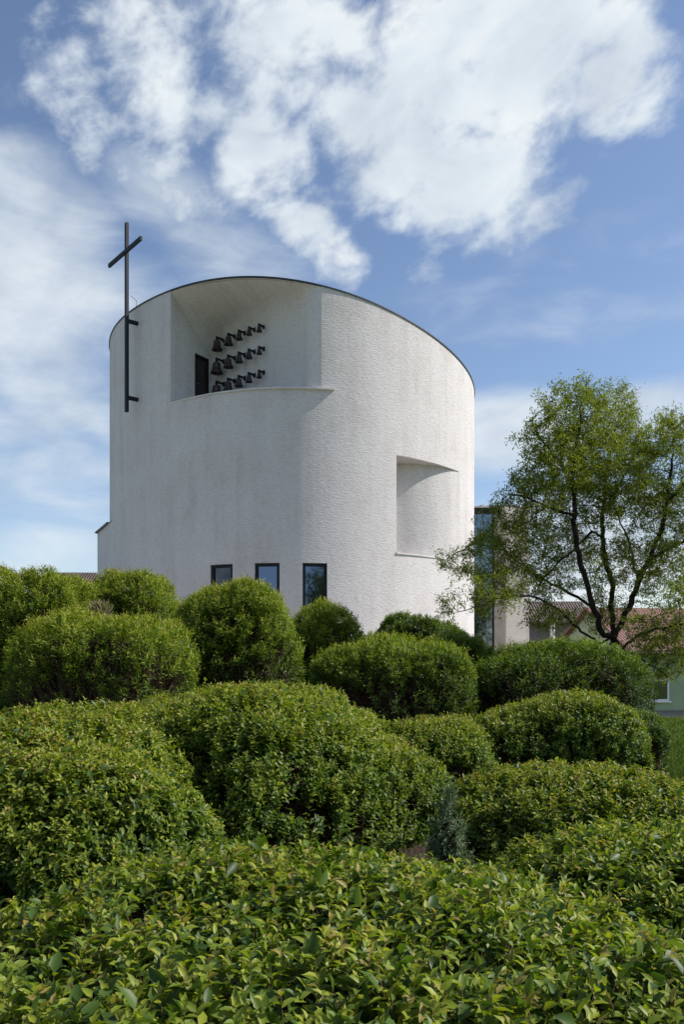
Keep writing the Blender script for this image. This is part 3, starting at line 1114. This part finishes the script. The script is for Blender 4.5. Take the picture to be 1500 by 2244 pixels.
class Blob:
    """rounded clipped-shrub shape with lumps; local frame, ground at z = 0"""
    def __init__(self, a, b, h, p=2.6, base=0.40, seed=0, lump=0.06, freq=2.2, pz=2.4):
        self.a, self.b, self.h, self.p, self.pz = a, b, h, p, pz
        self.z0 = h * base
        self.r = np.random.default_rng(seed)
        self.k = self.r.normal(size=(7, 3)) * freq
        self.ph = self.r.uniform(0, 6.28, 7)
        self.lump = lump
        self.kc = self.r.normal(size=(9, 3)) * 13.0
        self.pc = self.r.uniform(0, 6.28, 9)

    def clump(self, P):
        """sprig-sized clumps, about -1 to 1"""
        g = np.zeros(len(P))
        for k, ph in zip(self.kc, self.pc):
            g += np.sin(P @ k + ph)
        return g / 3.6

    def radius(self, d):
        c = np.where(d[:, 2] > 0, self.h - self.z0, self.z0 * 1.15)
        xy = (np.abs(d[:, 0] / self.a) ** self.p + np.abs(d[:, 1] / self.b) ** self.p) ** (self.pz / self.p)
        r = (xy + np.abs(d[:, 2] / c) ** self.pz) ** (-1 / self.pz)
        w = np.zeros(len(d))
        q = d * r[:, None]
        for k, ph in zip(self.k, self.ph):
            w += np.sin(q @ k + ph)
        return r * (1 + self.lump * w / 2.0)

    def surf(self, d):
        return d * self.radius(d)[:, None] + np.array([0, 0, self.z0])

    def sample(self, n, keep=None):
        """n points spread evenly over the surface, with outward normals"""
        r = self.r
        m = n * 6
        d = unit(r.normal(size=(m, 3)))
        P = self.surf(d)
        t1 = unit(np.cross(d, np.array([0.3, 0.5, 0.8])))
        t2 = np.cross(d, t1)
        e = 0.02
        A = self.surf(unit(d + t1 * e)) - P
        B = self.surf(unit(d + t2 * e)) - P
        C = np.cross(A, B)
        area = np.linalg.norm(C, axis=1)
        Nn = unit(C)
        Nn *= np.sign(np.sum(Nn * d, axis=1, keepdims=True))
        w = area.copy()
        w[P[:, 2] < 0.02] = 0
        if keep is not None:
            w *= keep(P, Nn)
        w /= w.sum()
        i = r.choice(m, size=n, replace=True, p=w)
        return P[i], Nn[i]

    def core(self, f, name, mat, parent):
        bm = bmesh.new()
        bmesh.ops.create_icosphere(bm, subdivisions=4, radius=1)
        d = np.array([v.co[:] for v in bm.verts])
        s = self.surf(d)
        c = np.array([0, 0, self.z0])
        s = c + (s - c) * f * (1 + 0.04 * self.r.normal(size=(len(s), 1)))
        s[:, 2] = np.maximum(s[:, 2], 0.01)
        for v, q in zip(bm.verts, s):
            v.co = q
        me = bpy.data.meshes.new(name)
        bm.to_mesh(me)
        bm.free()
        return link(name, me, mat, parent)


def shoots(P, A, slen, nl, ln, wd, r, spread=(0.75, 1.25), tint0=0.45, tintv=0.16, young=0.28):
    """leaves set spirally along upright shoots; the youngest at the tip are smaller and paler"""
    m = len(P)
    A = unit(A)
    t1 = unit(np.cross(A, unit(r.normal(size=(m, 3)))))
    t2 = np.cross(A, t1)
    k = np.arange(nl)
    ang = k[None, :] * 2.4 + r.uniform(0, 6.28, (m, 1)) + r.normal(size=(m, nl)) * 0.25
    s = (k[None, :] + 0.6) / nl
    s = np.repeat(s, m, 0) + r.normal(size=(m, nl)) * 0.03
    rad = t1[:, None, :] * np.cos(ang)[..., None] + t2[:, None, :] * np.sin(ang)[..., None]
    op = spread[1] + (spread[0] - spread[1]) * s + r.normal(size=(m, nl)) * 0.16
    L = A[:, None, :] * np.cos(op)[..., None] + rad * np.sin(op)[..., None]
    L = unit(L + np.array([0, 0, -0.06]))
    N = unit(A[:, None, :] * np.sin(op)[..., None] - rad * np.cos(op)[..., None] + r.normal(size=(m, nl, 3)) * 0.34)
    Q = P[:, None, :] + A[:, None, :] * (s * slen[:, None])[..., None]
    sz = (1.0 - 0.50 * np.clip(s, 0, 1) ** 3) * r.uniform(0.72, 1.18, (m, nl))
    shoot_t = r.normal(size=(m, 1)) * 0.09
    T = tint0 + shoot_t + r.normal(size=(m, nl)) * tintv + young * np.clip((s - 0.55) / 0.45, 0, 1) ** 1.3
    f = lambda a: a.reshape(-1, *a.shape[2:])
    return f(Q), f(L), f(N), f(ln * sz), f(wd * sz), f(T)


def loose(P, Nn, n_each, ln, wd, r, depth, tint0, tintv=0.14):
    """older leaves hanging inside the outer shell, passed a lower tint for the shade there"""
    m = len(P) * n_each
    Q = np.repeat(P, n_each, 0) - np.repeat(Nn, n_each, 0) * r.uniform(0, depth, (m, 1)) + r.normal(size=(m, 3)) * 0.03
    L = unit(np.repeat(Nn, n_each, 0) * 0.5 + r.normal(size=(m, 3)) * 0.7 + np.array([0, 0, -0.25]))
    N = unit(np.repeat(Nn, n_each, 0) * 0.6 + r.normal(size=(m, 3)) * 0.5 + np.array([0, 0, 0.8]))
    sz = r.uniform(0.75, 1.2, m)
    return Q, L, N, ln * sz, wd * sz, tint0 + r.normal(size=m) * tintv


def cat(*a):
    return [np.concatenate(x) for x in zip(*a)]


def twigs(blob, n, name, parent, r0=0.008, seedpull=0.35, mat=None, reach=(0.75, 1.0)):
    """woody stems fanning from the foot of a shrub to its surface"""
    r = blob.r
    P, Nn = blob.sample(n)
    mb = MB()
    for p in P:
        p = p * np.array([1, 1, r.uniform(*reach)])
        foot = np.array([p[0] * seedpull + r.normal() * 0.05, p[1] * seedpull + r.normal() * 0.05, 0.0])
        q = p * np.array([0.95, 0.95, 1]) * r.uniform(0.92, 1.0)
        mid = foot * 0.45 + q * 0.55 + np.array([r.normal() * 0.06, r.normal() * 0.06, 0.10 * blob.h])
        mb.tube([foot, mid, q], [r0 * 1.4, r0, r0 * 0.45], 4, cap=False)
    return mb.build(name, mat or M['twig'], parent)


def low_hedge(name, label, x, y, a, b, h, rz, dens, seed, ln=0.052, tmpl=BROAD_T, p=2.8, pz=2.9, base=0.38, lump=0.11, freq=1.8, group='clipped broad leaved shrubs', tint0=0.44, cull=True, nl=11):
    o = empty(name, (x, y, 0), rz, label=label, cat='hedge', group=group)
    B = Blob(a, b, h, p, base, seed, lump, freq, pz)
    r = B.r
    eye = np.array([-x, -y])
    c_, s_ = math.cos(-rz), math.sin(-rz)
    eye = np.array([eye[0] * c_ - eye[1] * s_, eye[0] * s_ + eye[1] * c_, EYE])

    def keep(P, Nn):
        f = np.sum(unit(eye - P) * Nn, axis=1)
        side = np.clip(1.0 - Nn[:, 2] * 1.3, 0.15, 1)
        low = np.clip((P[:, 2] / h - 0.12) / 0.5, 0.25, 1)
        return np.where(f < -0.35, 0.30, 1.0) * np.clip(1 + side * 1.7 * B.clump(P), 0.02, 3) * low
    area = 2 * math.pi * ((a * b) ** 1.6 / 3 + (a * h) ** 1.6 / 3 + (b * h) ** 1.6 / 3) ** (1 / 1.6)
    n = int(area * dens)
    P, Nn = B.sample(n, keep)
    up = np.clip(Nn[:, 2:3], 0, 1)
    A = unit(Nn * (0.75 - 0.25 * up) + np.array([0, 0, 0.55]) + r.normal(size=(n, 3)) * 0.26)
    sl = ln * r.uniform(2.0, 3.6, n)
    # some shoots have grown past the last trim
    tall = r.random(n) < 0.06
    sl[tall] *= 1.45
    P = P + Nn * (0.035 * B.clump(P))[:, None]
    Q = P - A * (sl * r.uniform(0.70, 1.05, n))[:, None]
    S1 = shoots(Q, A, sl, nl, ln, ln * 0.52, r, (0.80, 1.42), tint0, 0.14, 0.28)
    S1[5][:] += np.repeat((0.14 if y < 5 else 0.25) * up[:, 0] - 0.10 * (1 - up[:, 0]) + 0.07 * B.clump(P), nl)  # paler new growth on top, plus sunlit tops and shaded sides tinted in
    if y < 9:
        shoot_stems('shoot_stems', Q, A, sl, 0.0016, M['shoot'], o, r)
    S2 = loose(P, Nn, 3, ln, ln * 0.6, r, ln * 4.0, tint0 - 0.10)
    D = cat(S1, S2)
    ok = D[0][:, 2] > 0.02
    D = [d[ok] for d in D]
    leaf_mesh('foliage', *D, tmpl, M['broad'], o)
    B.core(0.84, 'dark_inner_hull', M['core'], o)
    twigs(B, int(80 + area * 12), 'stems', o, 0.004)
    return o


def tall_shrub(name, label, x, y, a, b, h, dens, seed, ln=0.118, mat='narrow', p=3.0, pz=3.4, base=0.50, lump=0.075, freq=1.9, group='tall narrow leaved shrubs', tint0=0.42, young=0.42, wr=0.22, nl=12, thin=0.17, rz=0.0, core=0.80, cat_='shrub', twig_n=1.0):
    o = empty(name, (x, y, 0), rz, label=label, cat=cat_, group=group)
    B = Blob(a, b, h, p, base, seed, lump, freq, pz)
    r = B.r
    eye = np.array([-x, -y, EYE])

    def keep(P, Nn):
        f = np.sum(unit(eye - P) * Nn, axis=1)
        hh = P[:, 2] / h
        w = np.where(f < -0.35, 0.35, 1.0)
        # foliage is thickest on top and bare low down
        up = np.clip((hh - 0.42) / 0.42, 0, 1)
        return w * (thin + (1 - thin) * up) * np.clip(1 + (1.35 - 0.8 * up) * B.clump(P * 0.62), 0.03, 3)
    area = 2 * math.pi * ((a * b) ** 1.6 / 3 + (a * h) ** 1.6 / 3 + (b * h) ** 1.6 / 3) ** (1 / 1.6)
    n = int(0.85 * area * dens * (0.085 / ln) ** 1.5)
    P, Nn = B.sample(n, keep)
    A = unit(Nn * 0.65 + np.array([0, 0, 0.6]) + r.normal(size=(n, 3)) * 0.30)
    sl = ln * r.uniform(1.6, 3.2, n)
    tall = r.random(n) < 0.14
    sl[tall] *= 1.7
    P = P + Nn * (0.05 * B.clump(P * 0.62))[:, None]
    Q = P - A * (sl * r.uniform(0.6, 1.15, n))[:, None]
    hh = P[:, 2] / h
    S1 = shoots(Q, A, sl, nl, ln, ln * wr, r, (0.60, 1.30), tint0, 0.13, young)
    S1[5][:] += np.repeat((hh - 0.66) * 0.80 + 0.06 * B.clump(P * 0.62), nl)  # young tops paler; sunlit crown and shaded lower front also put into tint
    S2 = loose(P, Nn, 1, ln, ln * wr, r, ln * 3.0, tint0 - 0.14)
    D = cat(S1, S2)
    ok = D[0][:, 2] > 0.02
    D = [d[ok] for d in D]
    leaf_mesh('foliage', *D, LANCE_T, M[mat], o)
    if core:
        B.core(core, 'dark_inner_hull', M['core'], o)
    twigs(B, int((150 + area * 30) * twig_n), 'stems', o, 0.006, reach=(0.85, 1.0))
    return o


def shrub_px(name, label, px0, px1, ytop, d, b, dens, seed, **kw):
    """a tall shrub filling the bearing px0..px1, standing d metres away, its top at row ytop"""
    x = ((px0 + px1) / 2 - XP) / FPX * d
    a = (px1 - px0) / 2 / FPX * d
    h = EYE + (YH - ytop) / FPX * d
    return tall_shrub(name, label, x, d, a * 0.97, b, h * 0.97, dens, seed, **kw)


TG = 'tall narrow leaved shrubs'
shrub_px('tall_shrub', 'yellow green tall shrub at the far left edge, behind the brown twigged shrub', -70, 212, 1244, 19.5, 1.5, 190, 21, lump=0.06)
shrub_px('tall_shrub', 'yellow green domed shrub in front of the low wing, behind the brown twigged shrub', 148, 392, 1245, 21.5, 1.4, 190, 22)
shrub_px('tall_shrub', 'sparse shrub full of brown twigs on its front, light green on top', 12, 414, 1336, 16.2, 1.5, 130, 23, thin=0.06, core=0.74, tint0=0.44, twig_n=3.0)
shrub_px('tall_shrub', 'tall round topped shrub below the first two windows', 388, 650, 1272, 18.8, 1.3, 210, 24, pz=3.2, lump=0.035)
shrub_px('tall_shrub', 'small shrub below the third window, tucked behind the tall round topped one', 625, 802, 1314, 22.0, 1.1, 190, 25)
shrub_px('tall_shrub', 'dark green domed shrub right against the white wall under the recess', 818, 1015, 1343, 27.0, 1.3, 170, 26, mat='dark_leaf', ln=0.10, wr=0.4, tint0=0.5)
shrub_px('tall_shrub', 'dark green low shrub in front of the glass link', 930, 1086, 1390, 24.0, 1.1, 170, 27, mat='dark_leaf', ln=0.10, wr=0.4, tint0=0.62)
shrub_px('tall_shrub', 'wide shrub with sunlit left shoulder in the middle of the tall row', 664, 1052, 1388, 17.3, 1.4, 190, 28, tint0=0.30, pz=3.0)  # lowered tint holds the shade from neighbouring shrubs
shrub_px('tall_shrub', 'wide shaded shrub under the tree, beside the green house', 1020, 1402, 1413, 18.6, 1.5, 190, 29, tint0=0.17, young=0.34, pz=3.0)  # low tint paints in the shade under the tree
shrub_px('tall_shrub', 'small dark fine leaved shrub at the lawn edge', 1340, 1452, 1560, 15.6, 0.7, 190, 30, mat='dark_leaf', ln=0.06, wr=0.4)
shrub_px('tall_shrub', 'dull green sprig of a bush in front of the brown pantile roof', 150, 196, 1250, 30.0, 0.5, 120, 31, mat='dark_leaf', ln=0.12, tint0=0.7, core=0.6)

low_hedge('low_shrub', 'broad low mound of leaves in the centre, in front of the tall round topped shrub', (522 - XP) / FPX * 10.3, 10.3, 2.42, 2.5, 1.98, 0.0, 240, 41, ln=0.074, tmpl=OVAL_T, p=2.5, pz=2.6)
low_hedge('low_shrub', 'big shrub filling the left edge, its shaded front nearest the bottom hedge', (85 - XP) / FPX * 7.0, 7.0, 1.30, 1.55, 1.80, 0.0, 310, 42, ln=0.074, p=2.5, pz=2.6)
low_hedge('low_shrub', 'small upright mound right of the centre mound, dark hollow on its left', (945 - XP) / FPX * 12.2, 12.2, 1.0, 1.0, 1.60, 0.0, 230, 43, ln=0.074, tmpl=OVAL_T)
low_hedge('low_shrub', 'domed shrub on the right below the wide shaded shrub', (1190 - XP) / FPX * 13.6, 13.6, 1.42, 1.4, 1.72, 0.0, 230, 44, ln=0.074, tmpl=OVAL_T)
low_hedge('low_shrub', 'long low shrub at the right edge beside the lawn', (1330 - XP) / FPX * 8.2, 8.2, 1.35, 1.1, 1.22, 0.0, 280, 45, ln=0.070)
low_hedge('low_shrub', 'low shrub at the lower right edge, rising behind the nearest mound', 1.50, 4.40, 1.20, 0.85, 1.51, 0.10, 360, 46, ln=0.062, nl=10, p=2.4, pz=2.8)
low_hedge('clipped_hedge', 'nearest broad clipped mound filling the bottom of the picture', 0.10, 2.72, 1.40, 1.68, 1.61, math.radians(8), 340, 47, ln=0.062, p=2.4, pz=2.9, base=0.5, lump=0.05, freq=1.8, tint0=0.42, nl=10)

# small grey green feathery plant in the hollow between the hedges
tall_shrub('feathery_plant', 'grey green feathery plant in the hollow between the low shrubs', (985 - XP) / FPX * 7.1, 7.1, 0.18, 0.2, EYE + (YH - 1778) / FPX * 6.9, 260, 51, ln=0.06, mat='grey_leaf', wr=0.2, group=None, tint0=0.5, young=0.3, core=0.6, cat_='plant', twig_n=0.2, thin=0.8, lump=0.28, freq=9.0, p=2.0, pz=2.0)
# dry plume of grass between the left shrubs
def plume():
    o = empty('dry_plume', ((210 - XP) / FPX * 17.6, 17.9, 0), label='pale dry seed plume between the shrubs at left', cat='plant')
    r = np.random.default_rng(5)
    top = EYE + (YH - 1345) / FPX * 17.6
    n = 900
    az = r.uniform(0, 6.28, n)
    P = np.stack([r.normal(size=n) * 0.08, r.normal(size=n) * 0.08, top + r.uniform(-0.25, 0.15, n)], 1)
    L = np.stack([np.cos(az) * 0.7, np.sin(az) * 0.7, r.uniform(0.3, 1.2, n)], 1)
    leaf_mesh('plume', P, L, unit(r.normal(size=(n, 3))), r.uniform(0.12, 0.3, n), np.full(n, 0.012), r.uniform(0.2, 0.9, n), LANCE_T, M['straw'], o)
    mb = MB()
    for i in range(14):
        mb.tube([(r.normal() * 0.05, r.normal() * 0.05, 0), (r.normal() * 0.08, r.normal() * 0.08, top)], 0.006, 4, cap=False)
    mb.build('stalks', M['twig'], o)


plume()


# ------------------------------------------------------------------ the tree
def make_tree():
    D = 22.0
    o = empty('broadleaf_tree', ((1350 - XP) / FPX * D, D, 0), label='loose open tree with several dark stems to the right of the church', cat='tree')
    O = np.array([(1350 - XP) / FPX * D, D, 0.0])
    r = np.random.default_rng(77)

    def w(px, py, dd=0.0):
        t = D + dd
        return np.array([(px - XP) / FPX * t, t, EYE + (YH - py) / FPX * t]) - O
    limbs = [
        ([(1352, 1640, 0), (1351, 1540, 0), (1350, 1450, 0), (1346, 1395, 0)], None),
        ([(1346, 1395, 0), (1322, 1392, -.1), (1300, 1330, -.3), (1287, 1275, -.5), (1268, 1215, -.6), (1260, 1130, -.8), (1257, 1060, -.9), (1262, 980, -1.0), (1275, 925, -1.1)], 0),
        ([(1346, 1395, 0), (1341, 1325, .3), (1346, 1285, .5), (1330, 1240, .7), (1321, 1175, .9), (1322, 1125, 1.0), (1330, 1050, 1.2), (1345, 960, 1.4), (1365, 890, 1.5)], 0),
        ([(1346, 1395, 0), (1372, 1345, .1), (1390, 1308, .2), (1404, 1266, .2), (1423, 1228, .1), (1447, 1172, 0), (1466, 1098, -.2), (1474, 1010, -.3), (1482, 940, -.4)], 0),
        ([(1404, 1266, .2), (1393, 1245, .5), (1381, 1190, .8), (1363, 1147, 1.0), (1347, 1112, 1.3), (1350, 1040, 1.6)], 3),
        ([(1346, 1395, 0), (1316, 1410, -.2), (1276, 1382, -.6), (1231, 1341, -1.0), (1186, 1311, -1.3), (1134, 1304, -1.7), (1089, 1313, -2.0), (1044, 1330, -2.2), (990, 1345, -2.3)], 0),
        ([(1300, 1330, -.3), (1268, 1308, .2), (1224, 1285, .6), (1182, 1265, .9), (1149, 1240, 1.2), (1105, 1205, 1.5), (1040, 1190, 1.6), (980, 1225, 1.7)], 1),
        ([(1321, 1175, .9), (1298, 1166, .5), (1255, 1210, .1), (1215, 1240, -.2), (1180, 1290, -.4)], 2),
        ([(1346, 1395, 0), (1366, 1420, -.3), (1398, 1393, -.7), (1438, 1380, -1.1), (1500, 1368, -1.5), (1570, 1345, -1.8)], 0),
        ([(1366, 1420, -.3), (1405, 1445, -.8), (1450, 1470, -1.2), (1495, 1500, -1.5)], 8),
        ([(1423, 1228, .1), (1470, 1200, .6), (1530, 1170, 1.1), (1590, 1120, 1.4)], 3),
        ([(1257, 1060, -.9), (1225, 1010, -1.2), (1190, 970, -1.4), (1170, 930, -1.5)], 1),
        ([(1260, 1130, -.8), (1215, 1115, -1.0), (1160, 1090, -1.2), (1120, 1080, -1.4)], 1),
        ([(1322, 1125, 1.0), (1360, 1060, 1.8), (1400, 990, 2.2), (1420, 930, 2.4)], 2),
        ([(1466, 1098, -.2), (1520, 1040, -.6), (1570, 980, -.8)], 3),
    ]
    nodes, par = [], []

    def addn(p, pi):
        nodes.append(p)
        par.append(pi)
        return len(nodes) - 1
    ends = {}
    step = 0.16
    kd_pts = {}
    for li, (pts, src) in enumerate(limbs):
        W = [w(*q) for q in pts]
        if src is None:
            cur = addn(W[0], -1)
        else:
            dist = [np.linalg.norm(nodes[i] - W[0]) for i in range(len(nodes))]
            cur = int(np.argmin(dist))
        for a, b in zip(W[:-1], W[1:]):
            m = max(1, int(np.linalg.norm(b - a) / step))
            for k in range(1, m + 1):
                q = a + (b - a) * k / m + r.normal(size=3) * 0.018
                cur = addn(q, cur)
    # attraction points fill the crown clump by clump
    clumps = [(1255, 900, -1.0, 95, 75, 1.2), (1300, 872, -.6, 60, 36, .8), (1210, 985, -1.0, 85, 80, 1.3), (1320, 965, .6, 110, 90, 1.7), (1400, 985, 1.2, 80, 75, 1.4),
              (1260, 1060, 0, 120, 80, 1.8), (1180, 1080, -.8, 75, 70, 1.4), (1340, 1075, .8, 130, 90, 1.9), (1440, 1090, .3, 90, 80, 1.6), (1490, 960, -.3, 70, 75, 1.2),
              (1130, 1150, -.5, 90, 65, 1.5), (1220, 1175, .3, 100, 70, 1.6), (1080, 1215, .6, 80, 55, 1.4), (1010, 1235, 1.4, 65, 40, .9), (985, 1330, -2.2, 40, 42, .6),
              (1080, 1300, -1.6, 85, 60, 1.2), (1160, 1265, 0, 110, 65, 1.5), (1440, 1230, .4, 110, 80, 1.6), (1330, 1230, .8, 110, 70, 1.6), (1500, 1180, .8, 90, 110, 1.5),
              (1372, 892, 1.2, 38, 48, .8), (1460, 1390, -1.1, 95, 45, .9), (1440, 1465, -1.1, 70, 45, .7), (1520, 1320, -1.2, 90, 70, 1.1), (1450, 1420, -1.3, 80, 50, .8), (1210, 1355, -.9, 70, 35, .8), (1425, 1368, -1.2, 70, 34, .7),
              (1560, 1050, -.2, 90, 110, 1.5), (1330, 1340, .3, 70, 50, .8), (1262, 884, -1.0, 26, 32, .5), (1320, 1010, 0, 140, 70, 1.8)]
    att = []
    for cx, cy, dd, rx, ry, rd in clumps:
        n = int((30 + rx * ry * 0.030) * (1.0 if cy < 1130 else (0.42 if cx < 1110 else 0.72)))
        d = unit(r.normal(size=(n, 3))) * (r.random((n, 1)) ** 0.45)
        for q in d:
            att.append(w(cx + q[0] * rx, cy + q[1] * ry, dd + q[2] * rd))
    att = np.array(att)
    alive = np.ones(len(att), bool)
    start = len(nodes)
    st, infl, kill = 0.15, 2.4, 0.19
    for it in range(70):
        arr = np.array(nodes)
        kd = kdtree.KDTree(len(arr))
        for i, q in enumerate(arr):
            kd.insert(q, i)
        kd.balance()
        grow = {}
        for j in np.where(alive)[0]:
            _, i, ds = kd.find(att[j])
            if ds < kill:
                alive[j] = False
            elif ds < infl:
                grow.setdefault(i, []).append((att[j] - arr[i]) / ds)
        if not grow:
            break
        for i, ds in grow.items():
            if par[i] < 0 or nodes[i][2] < 1.9:
                continue
            v = np.mean(ds, 0) + r.normal(size=3) * 0.16
            if par[i] >= 0:
                v += 0.25 * unit(arr[i] - arr[par[i]])
            v = unit(v)
            addn(arr[i] + v * st, i)
    # short side twigs
    nb = len(nodes)
    arr = np.array(nodes)
    for i in range(start, nb):
        for _ in range(2):
            if r.random() < 0.62:
                v = unit(unit(arr[i] - arr[par[i]]) * 0.7 + r.normal(size=3) * 0.7 + np.array([0, 0, 0.05]))
                a = addn(arr[i] + v * 0.13, i)
                if r.random() < 0.7:
                    addn(nodes[a] + unit(v + r.normal(size=3) * 0.4) * 0.13, a)
    n = len(nodes)
    nodes_a = np.array(nodes)
    rad = np.zeros(n)
    acc = np.zeros(n)
    for i in range(n - 1, 0, -1):
        rad[i] = max(acc[i], 0.0028 ** 2.25) ** (1 / 2.25)
        if par[i] >= 0:
            acc[par[i]] += rad[i] ** 2.25
    rad[0] = acc[0] ** (1 / 2.25)
    rad = np.minimum(rad, 0.20)
    kids = [[] for _ in range(n)]
    for i in range(1, n):
        kids[par[i]].append(i)
    mb = MB()
    stack = [(0, None)]
    while stack:
        i, frm = stack.pop()
        chain = ([frm] if frm is not None else []) + [i]
        while kids[chain[-1]]:
            ks = sorted(kids[chain[-1]], key=lambda q: -rad[q])
            for q in ks[1:]:
                stack.append((q, chain[-1]))
            chain.append(ks[0])
        pts = [nodes_a[q] for q in chain]
        rr = [rad[q] for q in chain]
        if frm is not None:
            rr[0] = min(rad[frm], rr[1] * 1.3)
        if rr[0] < 0.03 and len(pts) > 5:
            pass
        mb.tube(pts, rr, 8 if rr[0] > 0.05 else (5 if rr[0] > 0.015 else 3), cap=False)
    mb.build('trunk', M['bark'], o, smooth=True)
    # leaves on every thin twig
    thin = np.where((rad < 0.009) & (np.arange(n) >= start))[0]
    T = unit(nodes_a[thin] - nodes_a[np.array(par)[thin]])
    per = 10
    m = len(thin)
    P = np.repeat(nodes_a[thin], per, 0) - np.repeat(T, per, 0) * r.uniform(-0.05, 0.15, (m * per, 1)) + r.normal(size=(m * per, 3)) * 0.055
    L = unit(np.repeat(T, per, 0) * 0.6 + r.normal(size=(m * per, 3)) * 0.75 + np.array([0, 0, -0.05]))
    N = unit(r.normal(size=(m * per, 3)) * 0.7 + np.array([0, 0, 0.8]))
    ln = r.uniform(0.06, 0.12, m * per)
    tv = 0.45 + r.normal(size=m * per) * 0.2 + np.repeat(np.where(rad[thin] < 0.0045, 0.12, 0.0), per)
    leaf_mesh('crown', P, L, N, ln, ln * 0.27, tv, LANCE_T, M['tree_leaf'], o)
    return o


tree = make_tree()
# what the church windows mirror: a tree and a house on the photographer's side of the street
back_tree = tree.copy()
COL.objects.link(back_tree)
back_tree.location = (17.0, -21, 0)
back_tree.scale = (1.3, 1.3, 1.3)
back_tree.rotation_euler = (0, 0, 2.2)
back_tree['label'] = 'dark leafy tree seen only as a reflection in the third church window'
for ch in tree.children:
    c = ch.copy()
    COL.objects.link(c)
    c.parent = back_tree
gable_house('brown_house', 'brown house seen only as a reflection in the first church window', (-25, 17), (-0.3, -1), (-1, 0.3), 26, 9, 10.0, 15.0, M['concrete'], M['brown_roof'], 0.4)

# ------------------------------------------------------------------ lawn
def lawn():
    r = np.random.default_rng(3)
    n = 60000
    y = 5 + 29 * r.random(n) ** 1.1
    lo, hi = 0.30 * y + 1.0, 0.47 * y + 1.5
    x = lo + (hi - lo) * r.random(n)
    P = np.stack([x, y, np.zeros(n)], 1)
    L = unit(np.stack([r.normal(size=n) * 0.35, r.normal(size=n) * 0.35, np.ones(n)], 1))
    N = unit(np.stack([r.normal(size=n), r.normal(size=n), r.normal(size=n) * 0.2], 1))
    patch = np.sin(x * 1.7 + 1) * np.sin(y * 0.9) * 0.15
    o = leaf_mesh('lawn_grass', P, L, N, r.uniform(0.07, 0.17, n), np.full(n, 0.014), 0.5 + patch + r.normal(size=n) * 0.2, LANCE_T, M['blade'], None)
    tag(o, 'short sunlit lawn grass at the right edge', 'grass', kind='stuff')


lawn()
